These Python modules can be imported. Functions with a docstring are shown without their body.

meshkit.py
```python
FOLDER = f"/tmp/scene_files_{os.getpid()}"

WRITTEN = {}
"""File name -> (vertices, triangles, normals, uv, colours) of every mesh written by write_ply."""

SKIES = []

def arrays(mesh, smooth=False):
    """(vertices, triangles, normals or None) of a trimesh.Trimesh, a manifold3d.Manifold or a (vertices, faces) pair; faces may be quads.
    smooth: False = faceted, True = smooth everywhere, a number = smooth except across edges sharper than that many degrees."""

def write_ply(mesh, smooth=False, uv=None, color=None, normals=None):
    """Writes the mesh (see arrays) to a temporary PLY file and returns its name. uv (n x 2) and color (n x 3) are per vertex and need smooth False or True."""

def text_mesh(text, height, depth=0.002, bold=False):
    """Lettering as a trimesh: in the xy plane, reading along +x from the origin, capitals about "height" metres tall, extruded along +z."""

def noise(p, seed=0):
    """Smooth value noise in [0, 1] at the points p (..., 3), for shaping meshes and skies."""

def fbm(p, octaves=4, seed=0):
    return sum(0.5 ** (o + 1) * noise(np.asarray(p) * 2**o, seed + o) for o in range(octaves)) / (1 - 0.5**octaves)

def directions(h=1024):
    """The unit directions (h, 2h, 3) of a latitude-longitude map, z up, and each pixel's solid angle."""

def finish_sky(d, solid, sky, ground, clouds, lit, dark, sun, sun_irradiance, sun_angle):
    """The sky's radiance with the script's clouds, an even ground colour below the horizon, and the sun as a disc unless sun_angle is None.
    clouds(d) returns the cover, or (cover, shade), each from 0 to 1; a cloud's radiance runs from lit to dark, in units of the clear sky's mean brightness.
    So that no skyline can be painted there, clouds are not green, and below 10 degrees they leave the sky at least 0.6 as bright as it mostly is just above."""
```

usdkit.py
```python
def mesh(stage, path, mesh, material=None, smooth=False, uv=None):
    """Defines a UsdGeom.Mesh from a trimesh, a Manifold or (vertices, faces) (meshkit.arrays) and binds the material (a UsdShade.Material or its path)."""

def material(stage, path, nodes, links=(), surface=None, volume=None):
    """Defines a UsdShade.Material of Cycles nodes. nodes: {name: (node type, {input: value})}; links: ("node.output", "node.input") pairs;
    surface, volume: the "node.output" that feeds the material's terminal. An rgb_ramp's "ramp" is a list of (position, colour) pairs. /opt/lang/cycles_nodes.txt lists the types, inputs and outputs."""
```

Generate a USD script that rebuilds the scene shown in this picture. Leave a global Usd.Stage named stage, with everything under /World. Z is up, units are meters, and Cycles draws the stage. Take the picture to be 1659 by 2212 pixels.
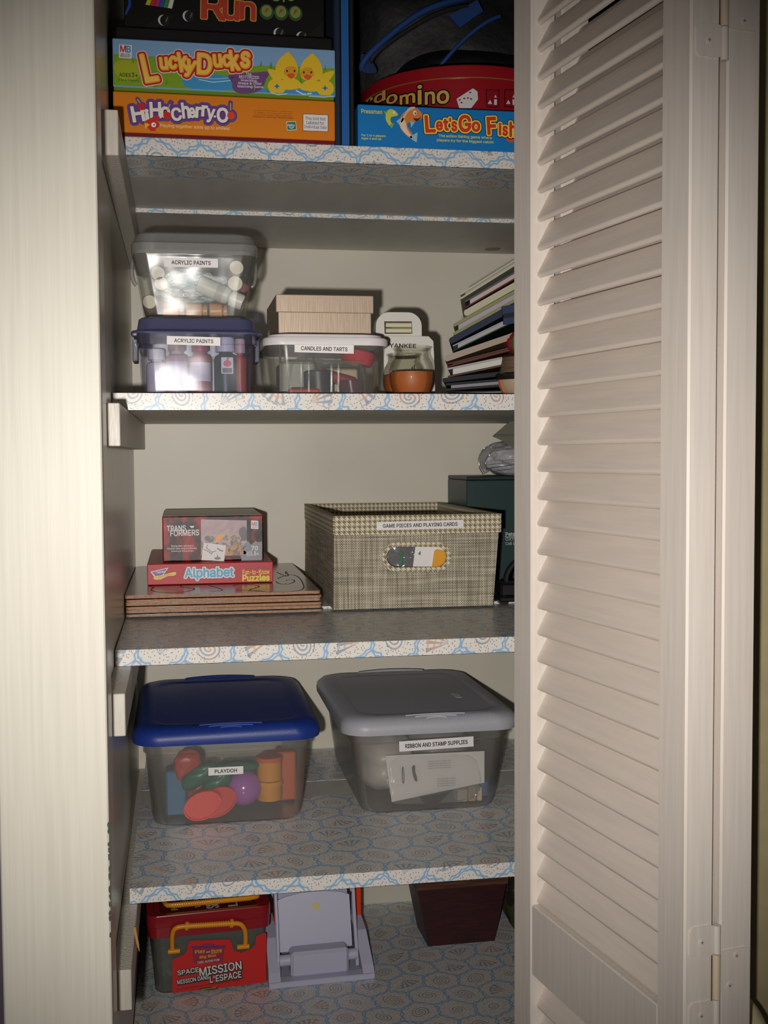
import math, random
import numpy as np, trimesh, manifold3d, meshkit, usdkit
from shapely import affinity, union_all
from shapely.geometry import Polygon, Point, LineString, box as sbox
from pxr import Usd, UsdGeom, UsdLux, UsdShade, Gf, Sdf, Vt

stage = Usd.Stage.CreateInMemory()
UsdGeom.SetStageUpAxis(stage, 'Z'); UsdGeom.SetStageMetersPerUnit(stage, 1.0)
UsdGeom.Xform.Define(stage, '/World'); UsdGeom.Scope.Define(stage, '/World/Looks')
PI = math.pi
rnd = random.Random(7)

# ---------------------------------------------------------------- camera, light, exposure
H = 1.35                                   # lens height; every z below is measured from the lens, x to the right, y into the closet
FPX = 2500.0
YAW, PITCH, ROLL = [math.radians(a) for a in (9.95, 2.9, 0.35)]
EXPOSURE = 0.0
FLASH, FLASH_ANGLE, FLASH_SOFT = 16.8, 34.0, 1.0
AMBIENT = 0.008
def axes():
    cy, sy, cp, sp = math.cos(YAW), math.sin(YAW), math.cos(PITCH), math.sin(PITCH)
    f = np.array([sy*cp, cy*cp, -sp]); r = np.array([cy, -sy, 0.0]); d = np.cross(f, r)
    cr, sr = math.cos(ROLL), math.sin(ROLL)
    return np.array([r*cr+d*sr, -r*sr+d*cr, f])
CAM = axes()
cam = UsdGeom.Camera.Define(stage, '/World/camera')
m = np.eye(4); m[0, :3] = CAM[0]; m[1, :3] = -CAM[1]; m[2, :3] = -CAM[2]; m[3, :3] = (0, 0, H)
cam.AddTransformOp().Set(Gf.Matrix4d(m.tolist()))
cam.CreateHorizontalApertureAttr(20.955); cam.CreateFocalLengthAttr(20.955*FPX/1659)
cam.CreateClippingRangeAttr(Gf.Vec2f(0.02, 50)); cam.CreateExposureAttr(EXPOSURE)
flash = UsdLux.SphereLight.Define(stage, '/World/flash')     # the camera's own flash, beside and a little below the lens
flash.CreateRadiusAttr(0.009); flash.CreateIntensityAttr(FLASH); flash.CreateExposureAttr(0.0); flash.CreateNormalizeAttr(True)
flash.CreateColorAttr(Gf.Vec3f(1.0, 0.955, 0.905))
sh = UsdLux.ShapingAPI.Apply(flash.GetPrim()); sh.CreateShapingConeAngleAttr(FLASH_ANGLE); sh.CreateShapingConeSoftnessAttr(FLASH_SOFT)
m2 = m.copy(); m2[3, :3] = (-0.043, 0.0, H-0.03)
flash.AddTransformOp().Set(Gf.Matrix4d(m2.tolist()))
dome = UsdLux.DomeLight.Define(stage, '/World/room_light'); dome.CreateIntensityAttr(AMBIENT); dome.CreateColorAttr(Gf.Vec3f(1.0, 0.93, 0.82))

def ray(px, py):
    v = np.array([(px-829.5)/FPX, (py-1106)/FPX, 1.0]) @ CAM
    return v[0]/v[1], v[2]/v[1]
def P(px, py, y):                          # a photo point at depth y -> (x, z)
    a, b = ray(px, py); return a*y, b*y
def s2l(c):
    c = np.array(c, float)/255.0
    return tuple(np.where(c <= 0.04045, c/12.92, ((c+0.055)/1.055)**2.4))

# ---------------------------------------------------------------- material nodes
class Ref:
    def __init__(s, g, o): s.g, s.o = g, o
    def _m(s, t, a, b): return s.g('math', 'value', math_type=t, value1=a, value2=b)
    def __add__(s, b): return s._m('add', s, b)
    def __radd__(s, b): return s._m('add', b, s)
    def __sub__(s, b): return s._m('subtract', s, b)
    def __rsub__(s, b): return s._m('subtract', b, s)
    def __mul__(s, b): return s._m('multiply', s, b)
    def __rmul__(s, b): return s._m('multiply', b, s)
    def __gt__(s, b): return s._m('greater_than', s, b)
    def __lt__(s, b): return s._m('less_than', s, b)
class Graph:
    def __init__(s): s.nodes, s.links = {}, []
    def __call__(s, kind, out, **inp):
        n = f'n{len(s.nodes)}'; vals = {}
        for k, v in inp.items():
            if isinstance(v, Ref): s.links.append((v.o, f'{n}.{k}'))
            else: vals[k] = v
        s.nodes[n] = (kind, vals)
        return Ref(s, f'{n}.{out}')
    def m(s, t, a, b=0.0): return s('math', 'value', math_type=t, value1=a, value2=b)
    def mix(s, f, a, b): return s('mix', 'color', fac=f, color1=a, color2=b)
    def make(s, name, surf): return usdkit.material(stage, '/World/Looks/'+name, s.nodes, s.links, surface=surf.o)
MATS = {}
def plain(name, rgb, rough=0.5, metal=0.0, spec=0.5, coat=0.0, alpha=1.0):
    if name not in MATS:
        g = Graph()
        MATS[name] = g.make(name, g('principled_bsdf', 'BSDF', base_color=s2l(rgb), roughness=rough, metallic=metal, specular_ior_level=spec, coat_weight=coat, coat_roughness=0.08))
    return MATS[name]
def ink(r, g, b, rough=0.38): return plain(f'ink_{r}_{g}_{b}_{int(rough*100)}', (r, g, b), rough)
def grained(name, rgb, rgb2, scale, rough=0.5, bump=0.15, dist=0.002, detail=3.0, spec=0.5, metal=0.0, lo=0.35, hi=0.65, world=True):
    g = Graph()
    pos = g('geometry', 'position') if world else g('texture_coordinate', 'object')
    mp = g('mapping', 'vector', vector=pos, scale=scale)
    n = g('noise_texture', 'fac', vector=mp, scale=1.0, detail=detail)
    f = g('map_range', 'result', value=n, from_min=lo, from_max=hi, to_min=0.0, to_max=1.0, clamp=True)
    c = g.mix(f, s2l(rgb), s2l(rgb2))
    b = g('bump', 'normal', height=n, strength=bump, distance=dist)
    MATS[name] = g.make(name, g('principled_bsdf', 'BSDF', base_color=c, roughness=rough, normal=b, specular_ior_level=spec, metallic=metal))
    return MATS[name]
def clear(name, tint, haze, rgb, rough=0.12, gloss=1.0, wob=0.05):
    g = Graph()
    t = g('transparent_bsdf', 'BSDF', color=tint)
    d = g('principled_bsdf', 'BSDF', base_color=s2l(rgb), roughness=0.45)
    a = g('mix_closure', 'closure', fac=haze, closure1=t, closure2=d)
    nz = g('noise_texture', 'fac', vector=g('geometry', 'position'), scale=wob*22.0+8.0, detail=1.5)
    gl = g('glossy_bsdf', 'BSDF', color=(1, 1, 1), roughness=rough, normal=g('bump', 'normal', height=nz, strength=min(wob, 1.0), distance=0.012))
    fr = g('fresnel', 'fac', IOR=1.42) * gloss
    MATS[name] = g.make(name, g('mix_closure', 'closure', fac=fr, closure1=a, closure2=gl))
    return MATS[name]

def shell_paper():
    g = Graph()
    xyz = g('geometry', 'position'); sp = g('separate_xyz', 'x', vector=xyz); n = sp.o.split('.')[0]
    X, Y, Z = sp, Ref(g, n+'.y'), Ref(g, n+'.z')
    c = 1/0.050
    u0, v0 = X*c, (Y+Z)*c
    u = u0 + g.m('sine', v0*3.1+1.1)*0.07
    v = v0 + g.m('sine', u0*2.7)*0.07
    R3 = 1.7320508
    md = lambda a, b: g.m('floored_modulo', a, b)
    au, av = md(u, 1.0)-0.5, md(v, R3)-R3/2
    bu, bv = md(u-0.5, 1.0)-0.5, md(v-R3/2, R3)-R3/2
    sel = (au*au+av*av) < (bu*bu+bv*bv)
    lu, lv = bu+(au-bu)*sel, bv+(av-bv)*sel
    iu, iv = g.m('round', (u-lu)*2.0), g.m('round', (v-lv)*(2/R3))
    idv = g('combine_xyz', 'vector', x=iu, y=iv, z=0.0)
    wn = g('white_noise_texture', 'color', dimensions='2D', vector=idv)
    sc = g('separate_color', 'r', color=wn); k = sc.o.split('.')[0]
    r1, r2, r3 = sc, Ref(g, k+'.g'), Ref(g, k+'.b')
    ab = lambda a: g.m('absolute', a)
    hexd = g.m('maximum', ab(lu), ab(lu)*0.5+ab(lv)*0.8660254)
    th0 = g.m('arctan2', lv, lu)
    lobed = hexd - g.m('absolute', g.m('sine', th0*6.0+r1*3.0))*0.05
    border = (lobed > 0.412) * (lobed < 0.466)
    edge = (lobed > 0.432) * (lobed < 0.452)
    ph = r1*6.2832
    cs, sn = g.m('cosine', ph), g.m('sine', ph)
    ru, rv = lu*cs+lv*sn, lv*cs-lu*sn
    rr = g.m('sqrt', ru*ru+rv*rv*1.5)
    th = g.m('arctan2', rv, ru)
    spiral = (g.m('sine', th*2.0+rr*62.0) > 0.25) * (rr < (0.2+r3*0.13))
    fv = rv+0.24
    r2d = g.m('sqrt', ru*ru+fv*fv); t2 = g.m('arctan2', ru, fv)
    fan = (g.m('sine', t2*17.0) > 0.15) * (ab(t2) < 0.78) * (r2d < 0.50) * (r2d > 0.06)
    arcs = (g.m('sine', r2d*44.0) > 0.55) * (ab(t2) < 0.78) * (r2d < 0.52)
    fan = g.m('maximum', fan, arcs*0.6)
    pick = r2 > 0.5
    motif = fan*pick + spiral*(1.0-pick)
    cv = g('combine_xyz', 'vector', x=u0, y=v0, z=0.0)
    vo = g('voronoi_texture', 'distance', dimensions='2D', vector=cv, scale=13.0)
    speck = (vo < 0.17) * (lobed < 0.38) * (rr > 0.24)
    big = g('noise_texture', 'fac', vector=cv, scale=2.3, detail=1.0)
    tone = g.mix(g('map_range', 'result', value=big, from_min=0.52, from_max=0.6, to_min=0.0, to_max=1.0, clamp=True), s2l((88, 118, 150)), s2l((176, 120, 84)))
    base = g.mix(motif*0.62, s2l((221, 216, 210)), tone)
    base = g.mix(speck*0.75, base, s2l((105, 100, 110)))
    base = g.mix(border, base, s2l((168, 192, 212)))
    base = g.mix(edge, base, s2l((134, 170, 202)))
    return g.make('shell_paper', g('principled_bsdf', 'BSDF', base_color=base, roughness=0.3, specular_ior_level=0.45))
PAPER = shell_paper()
CASING = grained('casing_paint', (206, 201, 188), (199, 194, 181), (300, 300, 7), 0.44, 0.16, 0.0006, spec=0.35)
WALL = grained('closet_paint', (222, 216, 200), (212, 206, 190), (5, 5, 5), 0.42, 0.05, 0.001)
SIDE = grained('side_paint', (222, 216, 200), (214, 208, 192), (90, 8, 3), 0.28, 0.12, 0.0008)
CLEAT = grained('cleat_paint', (208, 201, 189), (198, 191, 179), (330, 330, 22), 0.42, 0.8, 0.0012)
BOARD = grained('board_paint', (206, 203, 193), (198, 195, 186), (30, 9, 9), 0.5, 0.1, 0.001)
DOOR = grained('door_paint', (222, 212, 202), (214, 204, 194), (260, 260, 10), 0.45, 0.10, 0.0005)
SLAT = grained('slat_paint', (222, 209, 197), (215, 203, 192), (12, 12, 190), 0.45, 0.3, 0.0006)
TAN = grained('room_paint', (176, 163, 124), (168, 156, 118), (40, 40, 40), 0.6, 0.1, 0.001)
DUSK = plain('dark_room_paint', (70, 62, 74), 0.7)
CARD = grained('chipboard', (176, 140, 112), (156, 120, 96), (300, 300, 300), 0.8, 0.2, 0.0006)
WHITE_P = plain('white_paper', (232, 228, 226), 0.45)
BLACK_INK = plain('black_ink', (28, 26, 28), 0.5)
CLEAR = clear('clear_plastic', (0.93, 0.93, 0.91), 0.05, (205, 205, 205), 0.20, 0.24, 0.35)
FROST = clear('frosted_plastic', (0.95, 0.95, 0.94), 0.10, (190, 186, 182), 0.3, 0.5)
BLUECLEAR = clear('blue_clear_plastic', (0.88, 0.88, 0.93), 0.05, (160, 160, 180), 0.18, 0.25, 0.25)
BLUELID = clear('blue_lid_plastic', (0.55, 0.56, 0.76), 0.40, (104, 106, 150), 0.2, 0.6)
GREYLID = clear('grey_lid_plastic', (0.78, 0.78, 0.77), 0.34, (180, 178, 175), 0.2, 0.6)
GLASS = clear('jar_glass', (0.92, 0.92, 0.88), 0.02, (180, 180, 170), 0.04, 0.35)
BAGFILM = clear('bag_film', (0.93, 0.93, 0.93), 0.10, (225, 225, 228), 0.10, 1.8)
CHROME = plain('chrome', (200, 200, 200), 0.15, 1.0)

# ---------------------------------------------------------------- mesh helpers
def cat(*ms): return trimesh.util.concatenate([x for x in ms if x is not None])
def bx(x0, x1, y0, y1, z0, z1, c=0.0):
    if c <= 0:
        b = trimesh.creation.box((x1-x0, y1-y0, z1-z0)); b.apply_translation(((x0+x1)/2, (y0+y1)/2, (z0+z1)/2)); return b
    pts = []
    for X, sx in ((x0, 1), (x1, -1)):
        for Y, sy in ((y0, 1), (y1, -1)):
            for Z, sz in ((z0, 1), (z1, -1)):
                pts += [(X, Y+sy*c, Z+sz*c), (X+sx*c, Y, Z+sz*c), (X+sx*c, Y+sy*c, Z)]
    return trimesh.convex.convex_hull(np.array(pts))
def rod(p, q, r, n=16):
    return trimesh.creation.cylinder(radius=r, segment=[p, q], sections=n)
def lathe(prof, n=36, at=(0, 0, 0)):
    t = trimesh.creation.revolve(np.array(prof, float), sections=n); t.apply_translation(at); return t
def ball(r, at, sub=2, s=(1, 1, 1)):
    b = trimesh.creation.icosphere(subdivisions=sub, radius=r); b.apply_scale(s); b.apply_translation(at); return b
def rot(mesh, deg, axis, about=(0, 0, 0)):
    mesh = mesh.copy(); mesh.apply_transform(trimesh.transformations.rotation_matrix(math.radians(deg), axis, about)); return mesh
def tube(pts, r, n=10):
    pts = np.array(pts, float); k = len(pts); V = []; F = []
    tan = np.gradient(pts, axis=0); tan /= np.linalg.norm(tan, axis=1, keepdims=True)
    up = np.array([0.13, 0.21, 0.97]); u = np.cross(tan[0], up); u /= np.linalg.norm(u)
    rs = np.broadcast_to(np.asarray(r, float), (k,))
    for i in range(k):
        u = u-tan[i]*np.dot(u, tan[i]); u /= np.linalg.norm(u); w = np.cross(tan[i], u)
        for j in range(n):
            a = 2*PI*j/n; V.append(pts[i]+rs[i]*(u*math.cos(a)+w*math.sin(a)))
    for i in range(k-1):
        for j in range(n):
            a, b = i*n+j, i*n+(j+1) % n; F += [(a, b, b+n), (a, b+n, a+n)]
    V += [pts[0], pts[-1]]
    for j in range(n):
        F += [(k*n, (j+1) % n, j), (k*n+1, (k-1)*n+j, (k-1)*n+(j+1) % n)]
    t = trimesh.Trimesh(np.array(V), np.array(F), process=False); t.fix_normals(); return t
def curve(pts, n=24):
    from scipy.interpolate import CubicSpline
    pts = np.array(pts, float); return CubicSpline(np.arange(len(pts)), pts)(np.linspace(0, len(pts)-1, n))
def rrect(w, d, r, n=6):
    out = []; r = max(min(r, w/2-1e-4, d/2-1e-4), 1e-4)
    for cx, cy, a0 in ((w/2-r, d/2-r, 0), (-w/2+r, d/2-r, 90), (-w/2+r, -d/2+r, 180), (w/2-r, -d/2+r, 270)):
        for i in range(n+1):
            a = math.radians(a0+90*i/n); out.append((cx+r*math.cos(a), cy+r*math.sin(a)))
    return np.array(out)
def loft(rings, caps=(True, True)):
    n = len(rings[0]); V = np.vstack(rings); F = []
    for i in range(len(rings)-1):
        for j in range(n):
            a, b = i*n+j, i*n+(j+1) % n; F += [(a, b, b+n), (a, b+n, a+n)]
    V = list(V)
    if caps[0]:
        V.append(rings[0].mean(0)); c = len(V)-1; F += [(c, (j+1) % n, j) for j in range(n)]
    if caps[1]:
        V.append(rings[-1].mean(0)); c = len(V)-1; o = (len(rings)-1)*n; F += [(c, o+j, o+(j+1) % n) for j in range(n)]
    t = trimesh.Trimesh(np.array(V), np.array(F), process=False); t.fix_normals(); return t
def rr(cx, cy, w, d, r, z, n=6):
    p = rrect(w, d, r, n); return np.column_stack([p[:, 0]+cx, p[:, 1]+cy, np.full(len(p), z)])
def prism(shape, y, t=0.0003):             # a flat print or plate: polygon in x,z, its front t in front of depth y
    gs = [q for q in getattr(shape, 'geoms', [shape]) if q.geom_type == 'Polygon' and q.area > 1e-9]
    ms = [trimesh.creation.extrude_polygon(q, t, engine='earcut') for q in gs]
    t_ = cat(*ms); v = t_.vertices.copy(); t_.vertices = np.column_stack([v[:, 0], y-v[:, 2], v[:, 1]]); return t_
def flat(shape, z, t=0.0003):              # polygon in x,y lying at height z
    gs = [q for q in getattr(shape, 'geoms', [shape]) if q.geom_type == 'Polygon' and q.area > 1e-9]
    m_ = cat(*[trimesh.creation.extrude_polygon(q, t, engine='earcut') for q in gs]); m_.apply_translation((0, 0, z)); return m_
TX = {}
def glyphs(s, bold=True):
    if (s, bold) not in TX:
        t = meshkit.text_mesh(s, 1.0, 0.1, bold); v, f = t.vertices, t.faces
        low = f[(v[f][:, :, 2] < 0.01).all(1)]
        TX[s, bold] = union_all([Polygon(v[q][:, :2]).buffer(0.002) for q in low])
    return TX[s, bold]
def fit(shape, cx, cz, w=None, h=None, deg=0.0):
    x0, y0, x1, y1 = shape.bounds
    sx = w/(x1-x0) if w else h/(y1-y0); sy = h/(y1-y0) if h else sx
    t = affinity.translate(shape, -(x0+x1)/2, -(y0+y1)/2)
    t = affinity.scale(t, sx, sy, origin=(0, 0))
    if deg: t = affinity.rotate(t, deg, origin=(0, 0))
    return affinity.translate(t, cx, cz)
def text(s, px, py, w, h, y, bold=True, deg=0.0):      # lettering centred where the photo has it, on the plane at depth y
    x, z = P(px, py, y); k = y/FPX
    return fit(glyphs(s, bold), x, z, w*k if w else None, h*k if h else None, deg)
def word(s, spots, y, k=0.84):                     # playful titles: each letter (px, py, width, height, tilt)
    return [text(ch, a, b, w*k, h*0.94, y, True, d) for ch, (a, b, w, h, d) in zip(s, spots)]
def poly(pts, y): return Polygon([P(a, b, y) for a, b in pts]).buffer(0)
def pelli(px, py, rx, ry, y, deg=0.0):
    x, z = P(px, py, y); k = y/FPX
    return affinity.translate(affinity.rotate(affinity.scale(Point(0, 0).buffer(1.0, 20), rx*k, ry*k, origin=(0, 0)), deg, origin=(0, 0)), x, z)
def smoothp(pts, y, n=60):
    q = np.array(list(pts)+[pts[0]], float); from scipy.interpolate import CubicSpline
    c = CubicSpline(np.arange(len(q)), q, bc_type='periodic')(np.linspace(0, len(q)-1, n, endpoint=False))
    return poly(c, y)
def line(pts, y, wpx): return LineString([P(a, b, y) for a, b in pts]).buffer(wpx*y/FPX/2)

# ---------------------------------------------------------------- prims
USED = {}
def fresh(parent, name):
    k = USED.get((parent, name), 0); USED[parent, name] = k+1
    return f'{parent}/{name}' if k == 0 else f'{parent}/{name}_{k:03d}'
def mark(p, **kw):
    for k, v in kw.items():
        if v: p.SetCustomDataByKey(k, v)
class Thing:
    def __init__(s, name, label, cat_, loc=(0, 0, 0), turn=0.0, group=None, kind=None):
        s.path = fresh('/World', name); s.loc = np.array(loc, float)
        x = UsdGeom.Xform.Define(stage, s.path); x.AddTranslateOp().Set(Gf.Vec3d(float(loc[0]), float(loc[1]), float(loc[2])+H))
        if turn: x.AddRotateZOp().Set(turn)
        s.prim = x.GetPrim(); mark(s.prim, label=label, category=cat_, group=group, kind=kind)
    def part(s, name, mesh, mat, under=None, label=None, smooth=35, kind=None):
        mesh = mesh.copy(); mesh.apply_translation(-s.loc)
        parent = under or s.path
        path = fresh(parent, name)
        p = usdkit.mesh(stage, path, mesh, mat, smooth=smooth)
        mark(p.GetPrim(), label=label, kind=kind); return path
def solo(name, label, cat_, mesh, mat, group=None, kind=None, smooth=35):
    path = fresh('/World', name); mesh = mesh.copy()
    c = mesh.bounds.mean(0); c[2] = mesh.bounds[0][2]; mesh.apply_translation(-c)
    p = usdkit.mesh(stage, path, mesh, mat, smooth=smooth)
    UsdGeom.Xformable(p).AddTranslateOp().Set(Gf.Vec3d(float(c[0]), float(c[1]), float(c[2])+H))
    mark(p.GetPrim(), label=label, category=cat_, group=group, kind=kind); return path
def struct(name, mesh, mat, label, cat_='wall', smooth=False): return solo(name, label, cat_, mesh, mat, None, 'structure', smooth)

# ---------------------------------------------------------------- the setting
XW, YB, XR = -0.0716, 1.85, 0.80           # closet: left wall, back wall, right wall
FRONT = 0.97                               # plane of the room-side wall
struct('floor', bx(-1.6, 2.2, -1.2, 2.0, -H-0.03, -H), plain('floor_carpet', (120, 108, 92), 0.9), 'room and closet floor below the shelves', 'floor')
struct('wall_back', bx(XW-0.1, XR+0.1, YB, YB+0.1, -H, 1.08), WALL, 'cream painted back wall of the closet behind the shelves')
struct('wall_left', bx(XW-0.1, XW, 1.08, YB, -H, 1.08), SIDE, 'glossy cream left side wall of the closet carrying the cleats')
struct('wall_right', bx(XR, XR+0.1, 1.08, YB, -H, 1.08), SIDE, 'right side wall of the closet hidden by the louvered door')
struct('ceiling', bx(XW-0.1, XR+0.1, 1.08, YB+0.1, 1.08, 1.12), WALL, 'closet ceiling above the top shelf', 'ceiling')
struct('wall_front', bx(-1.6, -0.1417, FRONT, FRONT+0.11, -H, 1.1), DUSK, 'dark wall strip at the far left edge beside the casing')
struct('wall_side', bx(0.50, 2.2, FRONT, FRONT+0.11, -H, 1.1), TAN, 'tan room wall to the right of the folded door')
struct('wall_header', bx(-0.1417, 0.50, FRONT, FRONT+0.11, 0.69, 1.1), TAN, 'room wall over the closet opening')
t = Thing('trim_1', 'wide off-white painted door casing at the left of the closet', 'door casing', (-0.105, 0.955, -H), kind='structure')
xi = -0.0620
t.part('casing_board', bx(-0.1475, xi, 0.955, 0.975, -H, 0.76, 0.0012), CASING, smooth=False)
t.part('jamb', bx(-0.1417, -0.0655, 0.9755, 1.0795, -H, 0.69), SIDE, smooth=False)
chips = []
for py in (1782, 1794, 1822, 1836, 1850, 1876, 1893, 1920, 1935, 1952, 1972, 1982, 2020):
    _, z = P(250, py, 0.955); n = rnd.randint(6, 8)
    chips.append(Polygon([(xi-0.0003+0.0011*math.cos(2*PI*i/n)*rnd.uniform(.4, 1.1), z+rnd.uniform(.0012, .004)*math.sin(2*PI*i/n)) for i in range(n)]).buffer(0))
t.part('paint_chip', prism(union_all(chips), 0.9551, 0.0003), plain('chipped_green', (52, 66, 56), 0.7), label='row of dark green paint chips along the edge', kind='stuff')
struct('trim_2', bx(0.42, 0.50, 0.955, FRONT-0.0005, -H, 0.76, 0.0012), CASING, 'door casing right of the closet behind the folded door', 'door casing')

# ---- bifold louvered door, folded open at the right
A = np.array([0.328, 1.118]); U = np.array([0.1673, -0.9859]); Nn = np.array([0.9859, 0.1673])
def door_pt(tt, n): return A+U*tt+Nn*n
def dbox(t0, t1, n0, n1, z0, z1, c=0.0):
    b = bx(t0, t1, n0, n1, z0, z1, c); v = b.vertices.copy()
    b.vertices = np.column_stack([A[0]+U[0]*v[:, 0]+Nn[0]*v[:, 1], A[1]+U[1]*v[:, 0]+Nn[1]*v[:, 1], v[:, 2]]); b.fix_normals(); return b
W_ST, W_P, TH = 0.0385, 0.2990, 0.026
t = Thing('door_1', 'white painted louvered bifold door folded open at the right', 'door', (A[0], A[1], -H+0.012), kind='structure')
ZT = 0.66
RAILS = ((-H+0.012, -H+0.13), (-0.517, -0.446), (ZT-0.07, ZT))
slat_prof = None
def slat(t0, t1, z, n0):
    # louver: tilted board, its lower front edge rounded; section in (n, z)
    q = np.array(LineString([(0.0034, 0.0030), (0.0160, 0.0258)]).buffer(0.0031, quad_segs=3).exterior.coords)[:-1]
    a = np.column_stack([np.full(len(q), t0), q[:, 0]+n0, q[:, 1]+z]); b = a.copy(); b[:, 0] = t1
    mm = loft([a, b]); v = mm.vertices
    mm.vertices = np.column_stack([A[0]+U[0]*v[:, 0]+Nn[0]*v[:, 1], A[1]+U[1]*v[:, 0]+Nn[1]*v[:, 1], v[:, 2]]); mm.fix_normals(); return mm
SP, Z0 = 0.02665, 0.0075
for leaf in (0, 1):
    n0 = 0.0 if leaf == 0 else 0.0325; n1 = n0+TH+(0.004 if leaf else 0)
    for a, b in ((0, W_ST), (W_P-W_ST, W_P)):
        t.part('stile', dbox(a, b, n0, n1, -H+0.012, ZT, 0.0016), DOOR, smooth=False)
    for a, b in RAILS:
        t.part('rail', dbox(W_ST-0.0005, W_P-W_ST+0.0005, n0+0.0008, n1-0.0008, a, b, 0.0012), DOOR, smooth=False)
    ks = [k for k in range(-52, 25)]
    for k in ks:
        z = Z0+SP*k
        if any(a-0.026 < z < b-0.003 for a, b in RAILS) or z < -H+0.12 or z > ZT-0.09: continue
        if leaf == 1 and z < -0.35: continue
        t.part('slat', slat(W_ST+0.0002, W_P-W_ST-0.0002, z+rnd.uniform(-.0006, .0006), n0+0.006), SLAT, smooth=30)
def plate(n0, n1, z0, z1, r=0.004):
    # hinge leaf on the panels' end faces (facing the camera), rounded corners
    s = sbox(n0+r, z0+r, n1-r, z1-r).buffer(r, 6); mm = trimesh.creation.extrude_polygon(s, 0.0011, engine='earcut'); v = mm.vertices
    tt = W_P+v[:, 2]+0.00005
    mm.vertices = np.column_stack([A[0]+U[0]*tt+Nn[0]*v[:, 0], A[1]+U[1]*tt+Nn[1]*v[:, 0], v[:, 1]]); mm.fix_normals(); return mm
def dz(px, py): return ray(px, py)[1]*0.824
KN = (TH+0.0325)/2+0.0003
def hinge(leaves_l, leaves_r, knuckles, screws, lab):
    hp = t.part('hinge', cat(*[plate(0.0042, TH+0.001, b, a) for a, b in leaves_l], *[plate(0.0318, 0.0592, b, a) for a, b in leaves_r]), DOOR, label=lab, smooth=False)
    for a, b, mt in knuckles:
        p = door_pt(W_P-0.0002, KN); t.part('knuckle', rod((p[0], p[1], b), (p[0], p[1], a), 0.0032, 18), mt, under=hp)
    for n_, z in screws:
        p = door_pt(W_P+0.0011, n_); q = door_pt(W_P+0.0018, n_)
        t.part('screw', rod((p[0], p[1], z), (q[0], q[1], z), 0.0026, 14), DOOR, under=hp)
        u_ = sbox(-0.0012, -0.0003, 0.0012, 0.0003).union(sbox(-0.0003, -0.0012, 0.0003, 0.0012)); mm = trimesh.creation.extrude_polygon(u_, 0.0003, engine='earcut'); v = mm.vertices
        tt = W_P+0.0018+v[:, 2]
        mm.vertices = np.column_stack([A[0]+U[0]*tt+Nn[0]*(v[:, 0]+n_), A[1]+U[1]*tt+Nn[1]*(v[:, 0]+n_), v[:, 1]+z])
        t.part('screw_slot', mm, plain('screw_slot', (132, 122, 112), 0.7), under=hp, smooth=False)
YEL = plain('aged_hinge_paint', (214, 196, 168), 0.45)
hinge([(dz(1522, 48), dz(1522, 120)), (dz(1522, -90), dz(1522, -15))], [(dz(1600, -20), dz(1600, 58))],
      [(dz(1555, -15), dz(1555, 52), YEL), (dz(1555, 54), dz(1555, 126), DOOR), (dz(1555, -90), dz(1555, -17), DOOR)],
      [(0.015, dz(1522, 85)), (0.046, dz(1600, 38))], 'upper painted hinge')
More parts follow.
